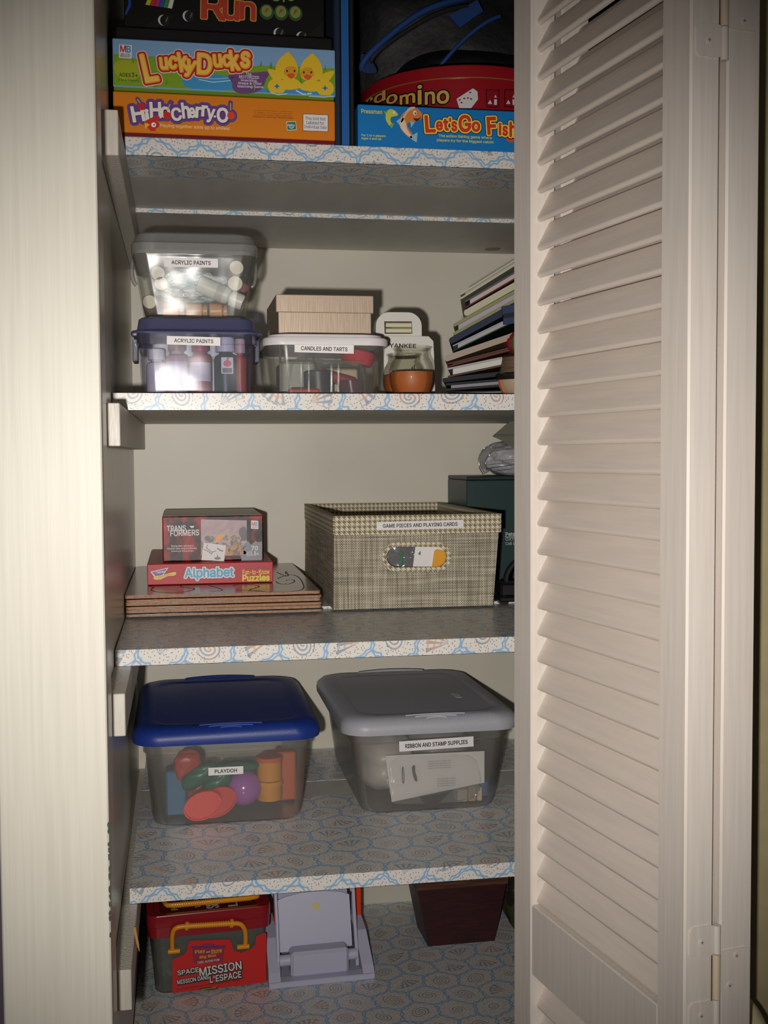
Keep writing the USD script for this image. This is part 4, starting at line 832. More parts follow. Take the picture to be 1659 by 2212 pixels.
g = Graph(); pos = g('geometry', 'position'); sz_ = g('separate_xyz', 'x', vector=pos); zc = Ref(g, sz_.o.split('.')[0]+'.z'); n_ = g('noise_texture', 'fac', vector=pos, scale=90.0, detail=4.0)
hgt = (H+P(460, 1165, yf)[1]-zc)*28.0+n_*1.5-0.45
cc = g('rgb_ramp', 'color', fac=hgt, ramp=[(0.0, s2l((178, 150, 156))), (0.30, s2l((190, 164, 162))), (0.42, s2l((120, 110, 104))), (0.55, s2l((178, 138, 100))), (0.75, s2l((196, 148, 96))), (1.0, s2l((150, 110, 80)))])
bn = g('bump', 'normal', height=g('noise_texture', 'fac', vector=pos, scale=70.0, detail=2.0), strength=.12, distance=.003)
PIC = g.make('picture_print', g('principled_bsdf', 'BSDF', base_color=cc, roughness=.4, normal=bn))
pp = sheet(t, 'picture_panel', poly([(434, 1122), (533, 1124), (533, 1200), (434, 1200)], yf), yf, 1, PIC, label='picture panel of a smoky battlefield')
sheet(t, 'flame_print', smoothp([(466, 1165), (472, 1156), (478, 1152), (484, 1156), (480, 1164), (470, 1172)], yf), yf, 2, ink(232, 152, 60), pp)
rg = random.Random(5)
sheet(t, 'rubble_print', union_all([pelli(rg.uniform(437, 530), rg.uniform(1165, 1196), rg.uniform(1.2, 4.5), rg.uniform(1, 3), yf, rg.uniform(0, 90)) for _ in range(34)]+[smoothp([(516, 1148), (524, 1138), (532, 1144), (532, 1166), (522, 1164)], yf), pelli(448, 1163, 6, 6, yf), pelli(456, 1168, 5, 3, yf)]), yf, 2, ink(88, 84, 86), pp)
sheet(t, 'title_lettering', [text('TRANS', 381, 1141, 40, 12, yf, True, 1), text('FORMERS', 399, 1151, 61, 13, yf, True, 1), poly([(409, 1136), (420, 1136), (418, 1140), (414, 1141)], yf)], yf, 1, ink(206, 206, 206))
sheet(t, 'small_lettering', [text('Includes stickers', 394, 1179, 47, 4, yf), text('Inclut des autocollants', 393, 1184.5, 62, 4, yf), text('Incluye etiquetas', 394, 1190.5, 47, 4, yf)], yf, 1, ink(216, 180, 180))
sk = sheet(t, 'sticker', poly([(440, 1172), (488, 1178), (484, 1212), (435, 1210)], yf), yf, 3, WHITE_P, label='white square sticker with small line drawings')
sheet(t, 'sticker_drawing', [line([(448, 1177), (446, 1184), (452, 1188), (458, 1193), (466, 1190)], yf, 1.6), line([(441, 1187), (450, 1191), (457, 1197), (458, 1192)], yf, 1.6), line([(470, 1185), (476, 1189), (481, 1190)], yf, 2.6), pelli(470, 1206, 7, 3, yf), line([(470, 1199), (470, 1204)], yf, 2)], yf, 4, ink(110, 112, 112), sk)
mb = sheet(t, 'maker_badge', poly([(542, 1124), (558, 1125), (558, 1143), (542, 1142)], yf), yf, 1, WHITE_P); sheet(t, 'maker_initial', text('M', 547, 1131.5, 6.5, 8.5, yf), yf, 2, ink(196, 30, 50), mb); sheet(t, 'maker_initial', text('B', 553.6, 1132, 5, 8.5, yf), yf, 2, ink(40, 140, 200), mb); sheet(t, 'maker_lettering', text('PUZZLE', 550, 1139, 12, 2.6, yf), yf, 2, ink(50, 60, 120), mb)
jig = union_all([poly([(527, 1174), (566, 1170), (566, 1211), (521, 1211)], yf), pelli(535, 1172, 3, 3, yf), pelli(552, 1172, 3, 3, yf), pelli(523, 1190, 3.4, 3, yf), pelli(522, 1203, 2.4, 2.4, yf)]).difference(union_all([pelli(543, 1173, 3, 3, yf), pelli(529, 1183, 2.6, 3, yf)]))
jp = sheet(t, 'jigsaw_badge', jig, yf, 2, ink(128, 128, 136)); sheet(t, 'jigsaw_lettering', [text('70', 550, 1184, 14, 10, yf), text('AGE', 539, 1193, 11, 5, yf, False), text('EDAD', 540.5, 1198.5, 14, 5, yf, False), text('5+', 554, 1195.5, 10, 9, yf)], yf, 3, ink(222, 222, 226), jp)

# woven fabric basket
z0_, zt, zm = zs, -0.0800, -0.1045
WEAVE = None
g = Graph(); pos = g('geometry', 'position'); sp = g('separate_xyz', 'x', vector=pos); q_ = sp.o.split('.')[0]; X, Y, Z = sp, Ref(g, q_+'.y'), Ref(g, q_+'.z')
wu = g.m('sine', (X+Y)*2000.0); wv = g.m('sine', Z*2000.0)
w_ = g.m('multiply', wu, wv)
st = g('noise_texture', 'fac', vector=g('mapping', 'vector', vector=pos, scale=(500, 500, 12)), scale=1.0, detail=2.0)
st2 = g('noise_texture', 'fac', vector=g('mapping', 'vector', vector=pos, scale=(14, 14, 600)), scale=1.0, detail=2.0)
f_ = w_*0.30+(st-0.5)*1.1+(st2-0.5)*0.9+0.5
cc = g('rgb_ramp', 'color', fac=f_, ramp=[(0.1, s2l((98, 90, 76))), (0.42, s2l((146, 137, 117))), (0.6, s2l((174, 165, 144))), (0.9, s2l((214, 206, 188)))])
WEAVE = g.make('woven_fabric', g('principled_bsdf', 'BSDF', base_color=cc, roughness=.85, normal=g('bump', 'normal', height=f_, strength=.5, distance=.0012)))
g = Graph(); pos = g('geometry', 'position'); sp = g('separate_xyz', 'x', vector=pos); q_ = sp.o.split('.')[0]; X, Y, Z = sp, Ref(g, q_+'.y'), Ref(g, q_+'.z')
ku, kv = (X+Y)*(1/0.0066), Z*(1/0.0066)      # houndstooth: checks joined by diagonal stripes
fu, fv = g.m('fraction', ku), g.m('fraction', kv)
au = fu < 0.5; av = fv < 0.5
dg = g.m('fraction', (fu+fv)*2.0) < 0.5
same = au*av; diff = g.m('absolute', au-av)
hd = same+diff*dg
n_ = g('noise_texture', 'fac', vector=pos, scale=900.0, detail=1.0)
cc = g.mix(g.m('minimum', hd, 1.0), s2l((222, 214, 192)), s2l((138, 122, 90)))
HOUND = g.make('houndstooth_fabric', g('principled_bsdf', 'BSDF', base_color=cc, roughness=.85, normal=g('bump', 'normal', height=n_, strength=.3, distance=.0006)))
t = Thing('storage_basket', 'woven beige fabric basket with houndstooth trim and oval handle hole', 'basket', (0.30, 1.47, z0_), turn=-0.4)
xa, xb, yb_, yt = 0.1915, 0.4035, 1.4720, 1.846
xta, xtb, yf = 0.1935, 0.4130, 1.4720
fr = Polygon([(xa, z0_), (xb, z0_), (xtb, zt-.001), (xta, zt-.001)])
hx, hz = P(900, 1203, yf)
hole = LineString([(hx-0.0265, hz+.0006), (hx+0.0265, hz-.0006)]).buffer(0.0148)
t.part('front_panel', prism(fr.difference(hole), yf+0.004, 0.004), WEAVE, smooth=False)
t.part('handle_binding', prism(LineString([(hx-0.0265, hz+.0006), (hx+0.0265, hz-.0006)]).buffer(0.0192, 12).difference(hole.buffer(-0.0015)), yf+0.0042, 0.0054), HOUND, label='houndstooth binding round the handle hole', smooth=False)
t.part('rear_panel', prism(fr, yt, 0.004), WEAVE, smooth=False)
for s_, (pa, pb) in ((0, (xa, xta)), (1, (xb, xtb))):
    w = 0.004 if s_ == 0 else -0.004
    v = np.array([[pa, yf+.004, z0_], [pa+w, yf+.004, z0_], [pb+w, yf+.004, zt-.001], [pb, yf+.004, zt-.001]]); v2 = v.copy(); v2[:, 1] = yt-.004
    t.part('side_panel', loft([v, v2]), WEAVE, smooth=False)
t.part('base_panel', bx(xa+.004, xb-.004, yf+.004, yt-.004, z0_, z0_+.003), WEAVE, smooth=False)
tr = lambda y_, d: prism(sbox(xta-.0006, zm, xtb+.0006, zt), y_, d)
t.part('trim_band', tr(yf+0.0002, 0.0012), HOUND, smooth=False); t.part('trim_band', tr(yt+0.0012, 0.0012), HOUND, smooth=False)
t.part('trim_band', prism(sbox(xta+.004, zm, xtb-.004, zt), yt-.0042, 0.0012), HOUND, smooth=False); t.part('trim_band', prism(sbox(xta+.004, zm, xtb-.004, zt), yf+.0054, 0.0012), HOUND, smooth=False)
for x_ in (xta-.0016, xta+.0036, xtb-.0048, xtb+.0004): t.part('trim_band', bx(x_, x_+.0012, yf+.0002, yt, zm, zt), HOUND, smooth=False)
t.part('trim_edge', cat(bx(xta-.0016, xtb+.0016, yf-.001, yf+.0056, zt-.001, zt+.0002), bx(xta-.0016, xtb+.0016, yt-.0056, yt+.0014, zt-.001, zt+.0002), bx(xta-.0016, xta+.005, yf, yt, zt-.001, zt+.0002), bx(xtb-.005, xtb+.0016, yf, yt, zt-.001, zt+.0002)), HOUND, smooth=False)
sticker(t, 'paper_label', 'GAME PIECES AND PLAYING CARDS', 908, 1134, 195, 18, yf-0.0011, 168, 8.4, 0.6)
y = 1.4815
solo('playing_card', 'white game card standing just inside the basket handle hole', 'card', prism(poly([(890, 1236), (898, 1172), (990, 1176), (985, 1240)], y+.004), y+.004, .0015), WHITE_P, smooth=False)
solo('playing_card', 'yellow game card seen through right end of the handle hole', 'card', prism(poly([(931, 1238), (938, 1190), (944, 1186), (990, 1196), (990, 1240)], y+.001), y+.001, .0015), ink(226, 160, 32), smooth=False)
bagm = blob(P(865, 1205, 1.50)[0], 1.4945, P(865, 1205, 1.50)[1], .028, .007, .022, 8, .3, 4)
solo('plastic_bag', 'crumpled clear bag seen through left of the handle hole', 'bag', bagm, BAGFILM, smooth=25)
solo('game_piece', 'green curved game piece inside the clear bag in the basket', 'game piece', tube(curve([up(862, 1192, 1.4925), up(868, 1201, 1.4915), up(866, 1212, 1.491), up(868, 1222, 1.4915)], 14), .0022, 8), ink(20, 120, 60, .2))
solo('game_piece', 'small green marker piece on the white card in the basket', 'game piece', prism(poly([(903, 1197), (908, 1190), (908, 1199)], y-.001), y-.001, .001), ink(30, 130, 70), smooth=False)
solo('game_pouch', 'dark pouch behind the clear bag inside the basket', 'pouch', blob(P(850, 1205, 1.53)[0], 1.545, P(850, 1205, 1.53)[1]-.01, .035, .02, .04, 2, .12, 3, floor=z0_+.0034), plain('dark_pouch', (60, 62, 60), .6))
solo('card_box', 'stack of boxed cards lying inside the woven basket', 'box', bx(0.30, 0.39, 1.56, 1.70, z0_+.0035, z0_+.07, .001), ink(120, 112, 104), smooth=False)

# dark green box, bags, gadget at the door edge
yf = 1.720
x0 = 0.4300; zb = P(1050, 1029, yf)[1]
GB = plain('dark_green_card', (28, 58, 56), .45)
t = Thing('green_box', 'tall dark green carton with white lettering behind the basket', 'box', (0.52, yf, zs))
t.part('carton', bx(x0, 0.62, yf, YB-.004, zs, zb-.006, .001), GB, smooth=False)
t.part('lid', bx(x0+.0004, 0.622, yf-.0015, YB-.003, zb-.0058, zb, .0012), plain('dark_green_lid', (24, 42, 40), .45), label='darker lid', smooth=False)
WL = ink(206, 212, 208)
x_, z_ = P(1092, 1153, yf)
for s_, py, h_ in (('Petsc', 1154, 8.5), ('OXYG', 1164.5, 7.5), ('Call L', 1174, 6.5)):
    g_ = glyphs(s_, py < 1160); b_ = g_.bounds; k = yf/FPX; h = h_*k; w = h*(b_[2]-b_[0])/(b_[3]-b_[1])*(1.0); xs_, zs_ = P(1092, py, yf)
    t.part('lettering', prism(fit(g_, xs_+w/2, zs_, w, h), yf, .0002), WL, smooth=False)
t.part('lettering_rule', prism(line([(1091, 1159.5), (1130, 1159.8)], yf, 1.2), yf, .0002), WL, smooth=False)
g = Graph(); pos = g('geometry', 'position'); mp = g('mapping', 'vector', vector=pos, scale=(60, 60, 60)); n_ = g('noise_texture', 'fac', vector=mp, scale=1.0, detail=3.0, distortion=.6)
BAGW = g.make('grey_white_bag', g('principled_bsdf', 'BSDF', base_color=s2l((176, 176, 180)), roughness=.28, normal=g('bump', 'normal', height=n_, strength=.6, distance=.008)))
t = Thing('plastic_bag', 'crumpled white plastic mailer with printed lines on the green box', 'bag', (0.52, 1.77, zb))
zc = zb+0.0265
bm = blob(0.566, 1.775, zc, 0.098, 0.050, 0.0290, 13, .16, 4, 2.6, floor=zb+.0003)
t.part('bag_body', bm, BAGW, smooth=40)
t.part('sealed_edge', tube(curve([(P(1062, 968, 1.745)[0], 1.745, P(1062, 968, 1.745)[1]), (P(1044, 985, 1.745)[0], 1.745, P(1044, 985, 1.745)[1]), (P(1041, 1003, 1.745)[0], 1.745, P(1041, 1003, 1.745)[1]), (P(1048, 1022, 1.745)[0], 1.745, zb+.004)], 16), [.005, .006, .007, .0075, .007, .007, .0066, .0064, .006, .006, .006, .0058, .0055, .005, .0045, .004], 8), BAGFILM, label='clear sealed edge')
yb = 1.722
t.part('printed_lines', prism(union_all([line([(1056+o, py), (1085, py-3), (1114, py-8)], yb-.002, w_) for py, o, w_ in ((1004, 0, .7), (1011, 4, 1.2), (1019, 6, .7), (999, 30, .7))]), yb-.001, .0006), ink(84, 84, 92), smooth=False)
GP = clear('grey_pouch_film', (.5, .5, .46), .62, (136, 134, 118), .12, 1.6)
t = Thing('pouch', 'grey translucent pouch with folded corner on the white mailer', 'pouch', (0.53, 1.75, zb+.046))
pv = [(1065, 942), (1084, 926), (1112, 902), (1160, 900), (1160, 975), (1108, 968), (1092, 956), (1085, 950)]
t.part('film', prism(poly(pv, 1.735), 1.739, .006), GP, smooth=False)
t.part('fold', tube(curve([up(1066, 943, 1.73), up(1082, 940, 1.726), up(1098, 941, 1.728), up(1116, 940, 1.726)], 16), .0014, 6), BAGFILM)
t.part('lower_fold', prism(poly([(1066, 943), (1112, 940), (1112, 968), (1094, 957)], 1.729), 1.731, .002), GP, smooth=False)
y = 1.49
t = Thing('gadget', 'small black plastic gadget with curved arm beside the basket', 'gadget', (0.435, y, S3+.0008))
GK = plain('gadget_black', (20, 20, 22), .4)
zf = S3+.0009
xx = lambda px: P(px, 1280, y)[0]
zz_ = lambda py: P(1095, py, y)[1]
t.part('housing', bx(xx(1082), xx(1135), y, y+.03, zz_(1290), zz_(1260), .003), GK, smooth=False)
t.part('foot', bx(xx(1079), xx(1135), y-.002, y+.032, zf+.004, zz_(1289), .002), GK, smooth=False)
for px_ in (1090, 1125): t.part('wheel', rod((xx(px_), y, zf+.006), (xx(px_), y+.028, zf+.006), .006, 16), GK)
t.part('arm', tube(curve([(xx(1102), y+.014, zz_(1262)), (xx(1100), y+.014, zz_(1250)), (xx(1107), y+.014, zz_(1232)), (xx(1122), y+.014, zz_(1216))], 16), .0042, 10), GK)

# ---------------------------------------------------------------- lower shelf: two lidded tubs
def big_tub(label, cx, cy, turn, lidmat, lidlabel, wl, dl, zl, w0, d0):
    # wl, dl: lid size; zl: lid top; w0, d0: body at the bottom
    z0 = S4+.0005
    t = Thing('storage_tub', label, 'storage tub', (cx, cy, z0), turn=turn)
    wt, dt = wl-.024, dl-.026
    e = (zl-.024)
    f = lambda q: (w0+(wt-.006-w0)*q, d0+(dt-.006-d0)*q)
    t.part('tub_body', hollow(cx, cy, [(w0-.012, d0-.012, z0), (w0-.003, d0-.003, z0+.003), (*f(.10), z0+.012), (*f(.99), e-.014), (wt-.001, dt-.001, e-.0125), (wt, dt, e), (wt, dt, e+.003)], .0018, .026), FROST)
    lp = t.part('lid', lidmesh(cx, cy, [(wl, dl, zl-.0225), (wl+.0015, dl+.0015, zl-.016), (wl-.001, dl-.001, zl-.0085), (wl-.012, dl-.012, zl-.003), (wl-.026, dl-.026, zl-.0008), (wl-.040, dl-.040, zl-.0002), (wl-.052, dl-.060, zl-.0012), (wl-.058, dl-.068, zl-.0026)], (wl-.03, dl-.03, zl-.016), .034), lidmat, label=lidlabel, smooth=40)
    yl = cy-dl/2
    for i, (h_, o) in enumerate(((.0400, .0135), (.0280, .0095), (.0135, .0058))):
        n = 17; xs = np.linspace(-h_, h_, n); pts = []
        for x in xs:
            oo = o+.0030*(1-(x/h_)**2)*(1 if i == 0 else .6); zz_ = float(np.interp(oo, [.0005, .006, .013, .020, .030], [-.0085, -.003, -.0008, -.0002, -.0012]))
            pts.append((cx+.004+x, yl+oo, zl+zz_+.0003))
        t.part('grip_ridge', tube(pts, .0008, 6), plain('ridge_'+lidmat.GetPrim().GetName(), (206, 208, 216) if 'grey' in lidmat.GetPrim().GetName() else (78, 100, 180), .3), under=lp)
    for s_ in (-1, 1):                       # raised lip in front of the handle cut-outs at both ends
        pl = np.array([(cx-.052, cy+s_*(dl/2-.016), zl-.0010), (cx-.03, cy+s_*(dl/2-.0105), zl-.0002), (cx, cy+s_*(dl/2-.009), zl+.0004), (cx+.03, cy+s_*(dl/2-.0105), zl-.0002), (cx+.052, cy+s_*(dl/2-.016), zl-.0010)])
        if s_ > 0: t.part('handle_lip', tube(curve(pl, 20), .0022, 8), lidmat, under=lp)
    return t
BLUEL = grained('blue_lid', (30, 58, 142), (26, 52, 132), (700, 700, 700), .42, .25, .0005)
GREYL = grained('grey_lid', (178, 178, 186), (172, 172, 180), (700, 700, 700), .42, .25, .0005)
tub1 = big_tub('large frosted tub with solid dark blue lid at left of lower shelf', 0.0545, 1.635, 0.0, BLUEL, 'solid dark blue lid', 0.240, 0.338, -0.3445, 0.194, 0.292)
sticker(tub1, 'paper_label', 'PLAYDOH', 488, 1665, 75, 17, 1.4835, 48, 8.2, 0)
tub2 = big_tub('large frosted tub with light grey lid beside the louvered door', 0.3230, 1.635, 0.0, GREYL, 'light grey lid', 0.240, 0.336, -0.3445, 0.186, 0.288)
sticker(tub2, 'paper_label', 'RIBBON AND STAMP SUPPLIES', 943, 1607, 170, 23, 1.4790, 143, 9.5, 1.2)
tub2.part('embossed_logo', flat(fit(glyphs('Rubb'), 0.385, 1.60, 0.009, 0.030).buffer(0), -0.3445-.0026, .0006), plain('logo_print', (206, 206, 210), .4), label='small embossed script logo on lid', smooth=False)
zb4 = S4+.0034
def disc(label, px, py, y, rx, ry, mat, cat_='cutter', deg=0):
    pl = affinity.rotate(affinity.scale(Point(0, 0).buffer(1, 24), rx, ry), deg); x, z = P(px, py, y)
    pl = affinity.translate(pl, x, max(z, zb4+ry+.0005)); return pl
RDP = ink(236, 40, 24, .3)
def cup(name, label, cat_, px, py, y, rx, ry, deg, mat, d=.006):
    pl = disc(label, px, py, y, rx, ry, mat, cat_, deg); b_ = pl.bounds[1]
    if b_ < zb4+.0006: pl = affinity.translate(pl, 0, zb4+.0006-b_)
    m_ = cat(prism(pl, y+d, d-.0008), prism(pl.difference(pl.buffer(-.0016)), y, .0026)); solo(name, label, cat_, m_, mat, smooth=30)
cup('plastic_disc', 'red oval plastic disc leaning at front of the blue-lidded tub', 'disc', 438, 1741, 1.5000, .0255, .0180, 22, RDP)
cup('plastic_disc', 'red oval plastic disc behind the other red disc, further right', 'disc', 470, 1735, 1.5085, .0260, .0185, 26, ink(216, 34, 22, .3))
GRN = ink(20, 106, 84, .35)
for nm, lab, px, py, y, s_, d_, mt in (('dough_cutter', 'green leaf-shaped cutter under the paper label in the blue-lidded tub', 430, 1675, 1.520, (.026, .012, .012), 30, GRN), ('dough_cutter', 'green wavy cutter below the label in the blue-lidded tub', 468, 1690, 1.525, (.022, .012, .012), 35, GRN), ('dough_cutter', 'flat green cutter at the top behind the label in the blue-lidded tub', 510, 1655, 1.530, (.030, .012, .007), 0, GRN)):
    x, z = P(px, py, y); solo(nm, lab, 'cutter', rot(blob(x, y, z, *s_, 17, .2, 3), -d_, (0, 1, 0), (x, y, z)), mt)
x, z = P(527, 1704, 1.527); solo('toy_ball', 'lilac plastic ball in the middle of the blue-lidded tub', 'ball', ball(.0235, (x, 1.532, z), 3), ink(176, 104, 186, .18))
for k_, (px, pa, pb, y) in enumerate(((584, 1733, 1692, 1.522), (584, 1691, 1640, 1.522))):
    x = P(px, 1700, y)[0]; z_a = max(P(px, pa, y)[1], zb4+.0004) if k_ == 0 else P(px, pa, y)[1]+.0006; z_b = P(px, pb, y)[1]
    t = Thing('dough_can', ('lower', 'upper')[k_]+' yellow can of modelling dough at right of the blue-lidded tub', 'can', (x, y+.018, z_a))
    t.part('can_body', lathe([(0, z_a), (.0165, z_a), (.0168, z_b-.006), (0, z_b-.006)], 30, (x, y+.018, 0)), ink(226, 152, 26)); t.part('can_lid', lathe([(0, z_b-.0058), (.0180, z_b-.0058), (.0180, z_b-.0008), (.0172, z_b), (0, z_b)], 30, (x, y+.018, 0)), ink(232, 160, 40) if k_ == 0 else ink(220, 96, 40))
solo('dough_tool', 'red scalloped cutter at upper left of the blue-lidded tub', 'cutter', blob(P(405, 1655, 1.53)[0], 1.53, P(405, 1655, 1.53)[1], .018, .01, .020, 6, .25, 3), ink(190, 60, 50))
solo('dough_tool', 'dark red block behind the red discs in the blue-lidded tub', 'cutter', blob(P(425, 1707, 1.535)[0], 1.540, P(425, 1707, 1.535)[1], .017, .01, .016, 7, .2, 3), ink(150, 40, 50))
solo('dough_tool', 'blue plastic mould standing at left inside the blue-lidded tub', 'mould', bx(-.0250, .002, 1.525, 1.56, zb4+.0005, zb4+.060, .002), ink(44, 110, 150))
solo('dough_tool', 'orange-red mould at upper right behind the yellow cans', 'mould', bx(P(590, 1640, 1.56)[0], P(640, 1640, 1.56)[0], 1.565, 1.59, zb4+.0005, P(600, 1628, 1.56)[1], .002), ink(206, 96, 50))
# contents of the grey-lidded tub
y = 1.502
cs = Thing('stamp_sheet', 'white printed stamp card in a clear sleeve inside the grey-lidded tub', 'card', (0.31, y, zb4))
zc_ = P(940, 1680, y)[1]
cs.part('card', prism(poly([(832, 1632), (1046, 1622), (1046, 1690), (846, 1732)], y+.004), y+.004, .001), WHITE_P, smooth=False)
cs.part('printed_text', prism(union_all([text('stamp set contents list', 950, 1645+i*5, 52, 3.2, y, False, 0) for i in range(4)]+[text('assorted ribbon notes', 965, 1683+i*5, 42, 3.2, y, False, 0) for i in range(4)]), y+.0028, .0002), ink(150, 152, 160), smooth=False)
cs.part('printed_shape', prism(union_all([smoothp([(892, 1656), (897, 1655), (898, 1668), (902, 1682), (900, 1690), (894, 1680), (891, 1665)], y), smoothp([(869, 1662), (873, 1662), (874, 1688), (870, 1690)], y).difference(smoothp([(871, 1665), (872, 1665), (872.5, 1685), (871, 1686)], y))]), y+.0028, .0002), ink(70, 72, 80), smooth=False)
cs.part('sleeve', blob(P(940, 1680, y)[0], y+.004, P(940, 1684, y)[1], .062, .0028, .033, 21, .10, 4, 5), BAGFILM, smooth=25)
solo('stamp_wedge', 'dark triangular stamp pad standing at the bottom of the grey-lidded tub', 'stamp pad', prism(poly([(905, 1720), (972, 1708), (938, 1741), (922, 1742)], y-.001), y-.001, .004), ink(48, 46, 56), smooth=False)
x0_, z0_ = P(985, 1738, 1.515)
for k_, (pa, pb, h_, c_) in enumerate(((988, 1010, 1706, (206, 190, 170)), (1012, 1029, 1700, (190, 156, 110)), (1031, 1042, 1704, (214, 190, 160)))):
    xa_, xb__ = P(pa, 1720, 1.512)[0], P(pb, 1720, 1.512)[0]
    solo('wood_stamp', ('pale', 'tan', 'small light')[k_]+' wooden rubber stamp at bottom right of the grey-lidded tub', 'rubber stamp', bx(xa_, xb__, 1.512, 1.535, zb4+.0004, P(1000, h_, 1.512)[1], .001), ink(*c_), smooth=False)
solo('ribbon_roll', 'blue-grey spool of ribbon at right bottom of the grey-lidded tub', 'ribbon', lathe([(.004, zb4+.0004), (.011, zb4+.0004), (.011, zb4+.02), (.004, zb4+.02)], 24, (P(1040, 1720, 1.545)[0], 1.545, 0)), ink(90, 110, 160))
solo('ribbon_bag', 'cloudy bag of ribbon filling left of the grey-lidded tub', 'bag', blob(0.277, 1.62, zb4+.046, .040, .09, .0425, 31, .12, 3, floor=zb4+.0006), ink(196, 190, 182))
solo('ribbon_bag', 'grey bag of supplies at the back of the grey-lidded tub', 'bag', blob(0.364, 1.665, zb4+.046, .045, .085, .0425, 33, .12, 3, floor=zb4+.0006), ink(150, 148, 150))

# ---------------------------------------------------------------- bottom shelf: toy box, toy frame, planter
zf = S5+.0005
yf = 1.583
cx, cy = 0.0235, 1.683
t = Thing('toy_box', 'clear toy box with red lid and yellow handles on the bottom shelf', 'toy box', (cx, cy, zf), turn=4.0)
TOYC = clear('toy_box_plastic', (.82, .85, .82), .26, (140, 143, 136), .16, .6)
zl0, zl1 = -0.6560, -0.6270
t.part('box_body', hollow(cx, cy, [(.142, .180, zf), (.149, .186, zf+.004), (.158, .198, zl0+.004)], .0018, .014), TOYC)
RL = plain('red_lid', (142, 24, 34), .25)
lp = t.part('lid', lidmesh(cx, cy, [(.1680, .208, zl0-.002), (.1684, .2084, zl0+.0125), (.1700, .2104, zl0+.0135), (.1700, .2104, zl1-.002), (.1680, .2084, zl1), (.150, .194, zl1), (.146, .190, zl1-.004), (.142, .186, zl1-.004)], (.150, .194, zl0+.006), .014), RL, label='glossy red stepped lid')
t.part('lid_label', flat(sbox(cx-.066, cy-.088, cx+.066, cy+.088), zl1-.0039, .0005), ink(90, 22, 28), under=lp, smooth=False)
tops = []
for i, (s_, x_, w_, h_) in enumerate((('Play and Store', -.045, .012, .06), ('Big Box', -.030, .010, .05), ('TAKE-ALONG', -.014, .008, .06))):
    q = affinity.rotate(fit(glyphs(s_), 0, 0, h_*1.6, w_), 90, origin=(0, 0)); tops.append(affinity.translate(q, cx+x_, cy-.03))
t.part('lid_lettering', flat(union_all(tops), zl1-.0034, .0004), ink(170, 160, 60), under=lp, smooth=False)
q = [affinity.translate(affinity.rotate(fit(glyphs(s_), 0, 0, .13, h_), 90, origin=(0, 0)), cx+x_, cy-.02) for s_, x_, h_ in (('SPACE MISSION', .006, .018), ("L'ESPACE", .034, .014))]
t.part('lid_lettering', flat(union_all(q), zl1-.0034, .0004), ink(190, 184, 170), under=lp, smooth=False)
YH = plain('yellow_plastic', (226, 148, 26), .3)
y0 = cy-.099                                 # front wall plane (unturned)
K = y0/FPX
def tp_(px, py, y=None): y = y or y0; a = P(px, py, y); return (a[0], y, a[1])
def local_front(px, py):                     # photo point -> the toy box's own front plane, before its turn
    a, b = ray(px, py); th = math.radians(4.0); c_, s_ = math.cos(th), math.sin(th)
    # world point on the turned plane: (x-cx)*(-s)+(y-cy)*c = y0-cy
    y_ = ((y0-cy)+cy*c_-cx*s_)/(c_-a*s_); x_ = a*y_; return cx+(x_-cx)*c_+(y_-cy)*s_, b*y_
def lpts(pts): return Polygon([local_front(*q) for q in pts]).buffer(0)
def ltext(s, px, py, w, h, deg=0, bold=True):
    x, z = local_front(px, py); k = 1.585/FPX; return fit(glyphs(s, bold), x, z, w*k, h*k, deg)
def lsm(pts, n=70):
    q = np.array(list(pts)+[pts[0]], float)
    from scipy.interpolate import CubicSpline
    return lpts(CubicSpline(np.arange(len(q)), q, bc_type='periodic')(np.linspace(0, len(q)-1, n, endpoint=False)))
yl = y0-.0012
lab = sbox(-1, zf+.004, 1, 0).intersection(lpts([(372, 2072), (385, 2066), (398, 2060), (404, 2052), (407, 2034), (413, 2031), (496, 2028), (501, 2040), (506, 2052), (520, 2057), (540, 2050), (551, 2040), (553, 2022), (575, 2012), (575, 2130), (566, 2138), (376, 2146), (372, 2140)])).buffer(-.002).buffer(.004).buffer(-.002)
lp = t.part('front_label', prism(lab, yl, .0004), ink(206, 40, 36, .35), label='large red label with white lettering', smooth=False)
def lsheet(name, shapes, layer, mat): t.part(name, prism(union_all(shapes) if isinstance(shapes, list) else shapes, yl-.0004-.00014*(layer-1), .00014), mat, under=lp, smooth=False)
WM = ink(222, 218, 208)
big = [ltext('SPACE', 406, 2097, 46, 11, 3.5), ltext('MISSION', 476, 2091, 92, 19, 3.5), ltext('MISSION DANS', 417, 2115, 68, 9.5, 3.5), ltext("L'ESPACE", 487, 2109, 69, 15, 3.5)]
lsheet('lettering_shadow', affinity.translate(union_all(big).buffer(.0012), .0004, -.0006), 1, ink(44, 26, 40)); lsheet('title_lettering', big, 2, WM)
lsheet('small_print', ltext('BLAST OFF AND EXPLORE! PARE POUR DECOUVRIR L\'ESPACE', 451, 2126, 138, 4.0, 2.5), 1, ink(130, 22, 30))
lsheet('badge', lpts([(414, 2043), (486, 2041), (481, 2078), (418, 2080)]), 1, ink(150, 44, 66)); lsheet('badge_band', [lpts([(413, 2043), (486, 2041), (486, 2045), (413, 2047)]), lpts([(438, 2038), (462, 2037), (462, 2043), (438, 2044)]).difference(lpts([(441, 2040), (459, 2039), (459, 2043), (441, 2044)]))], 2, ink(96, 50, 110))
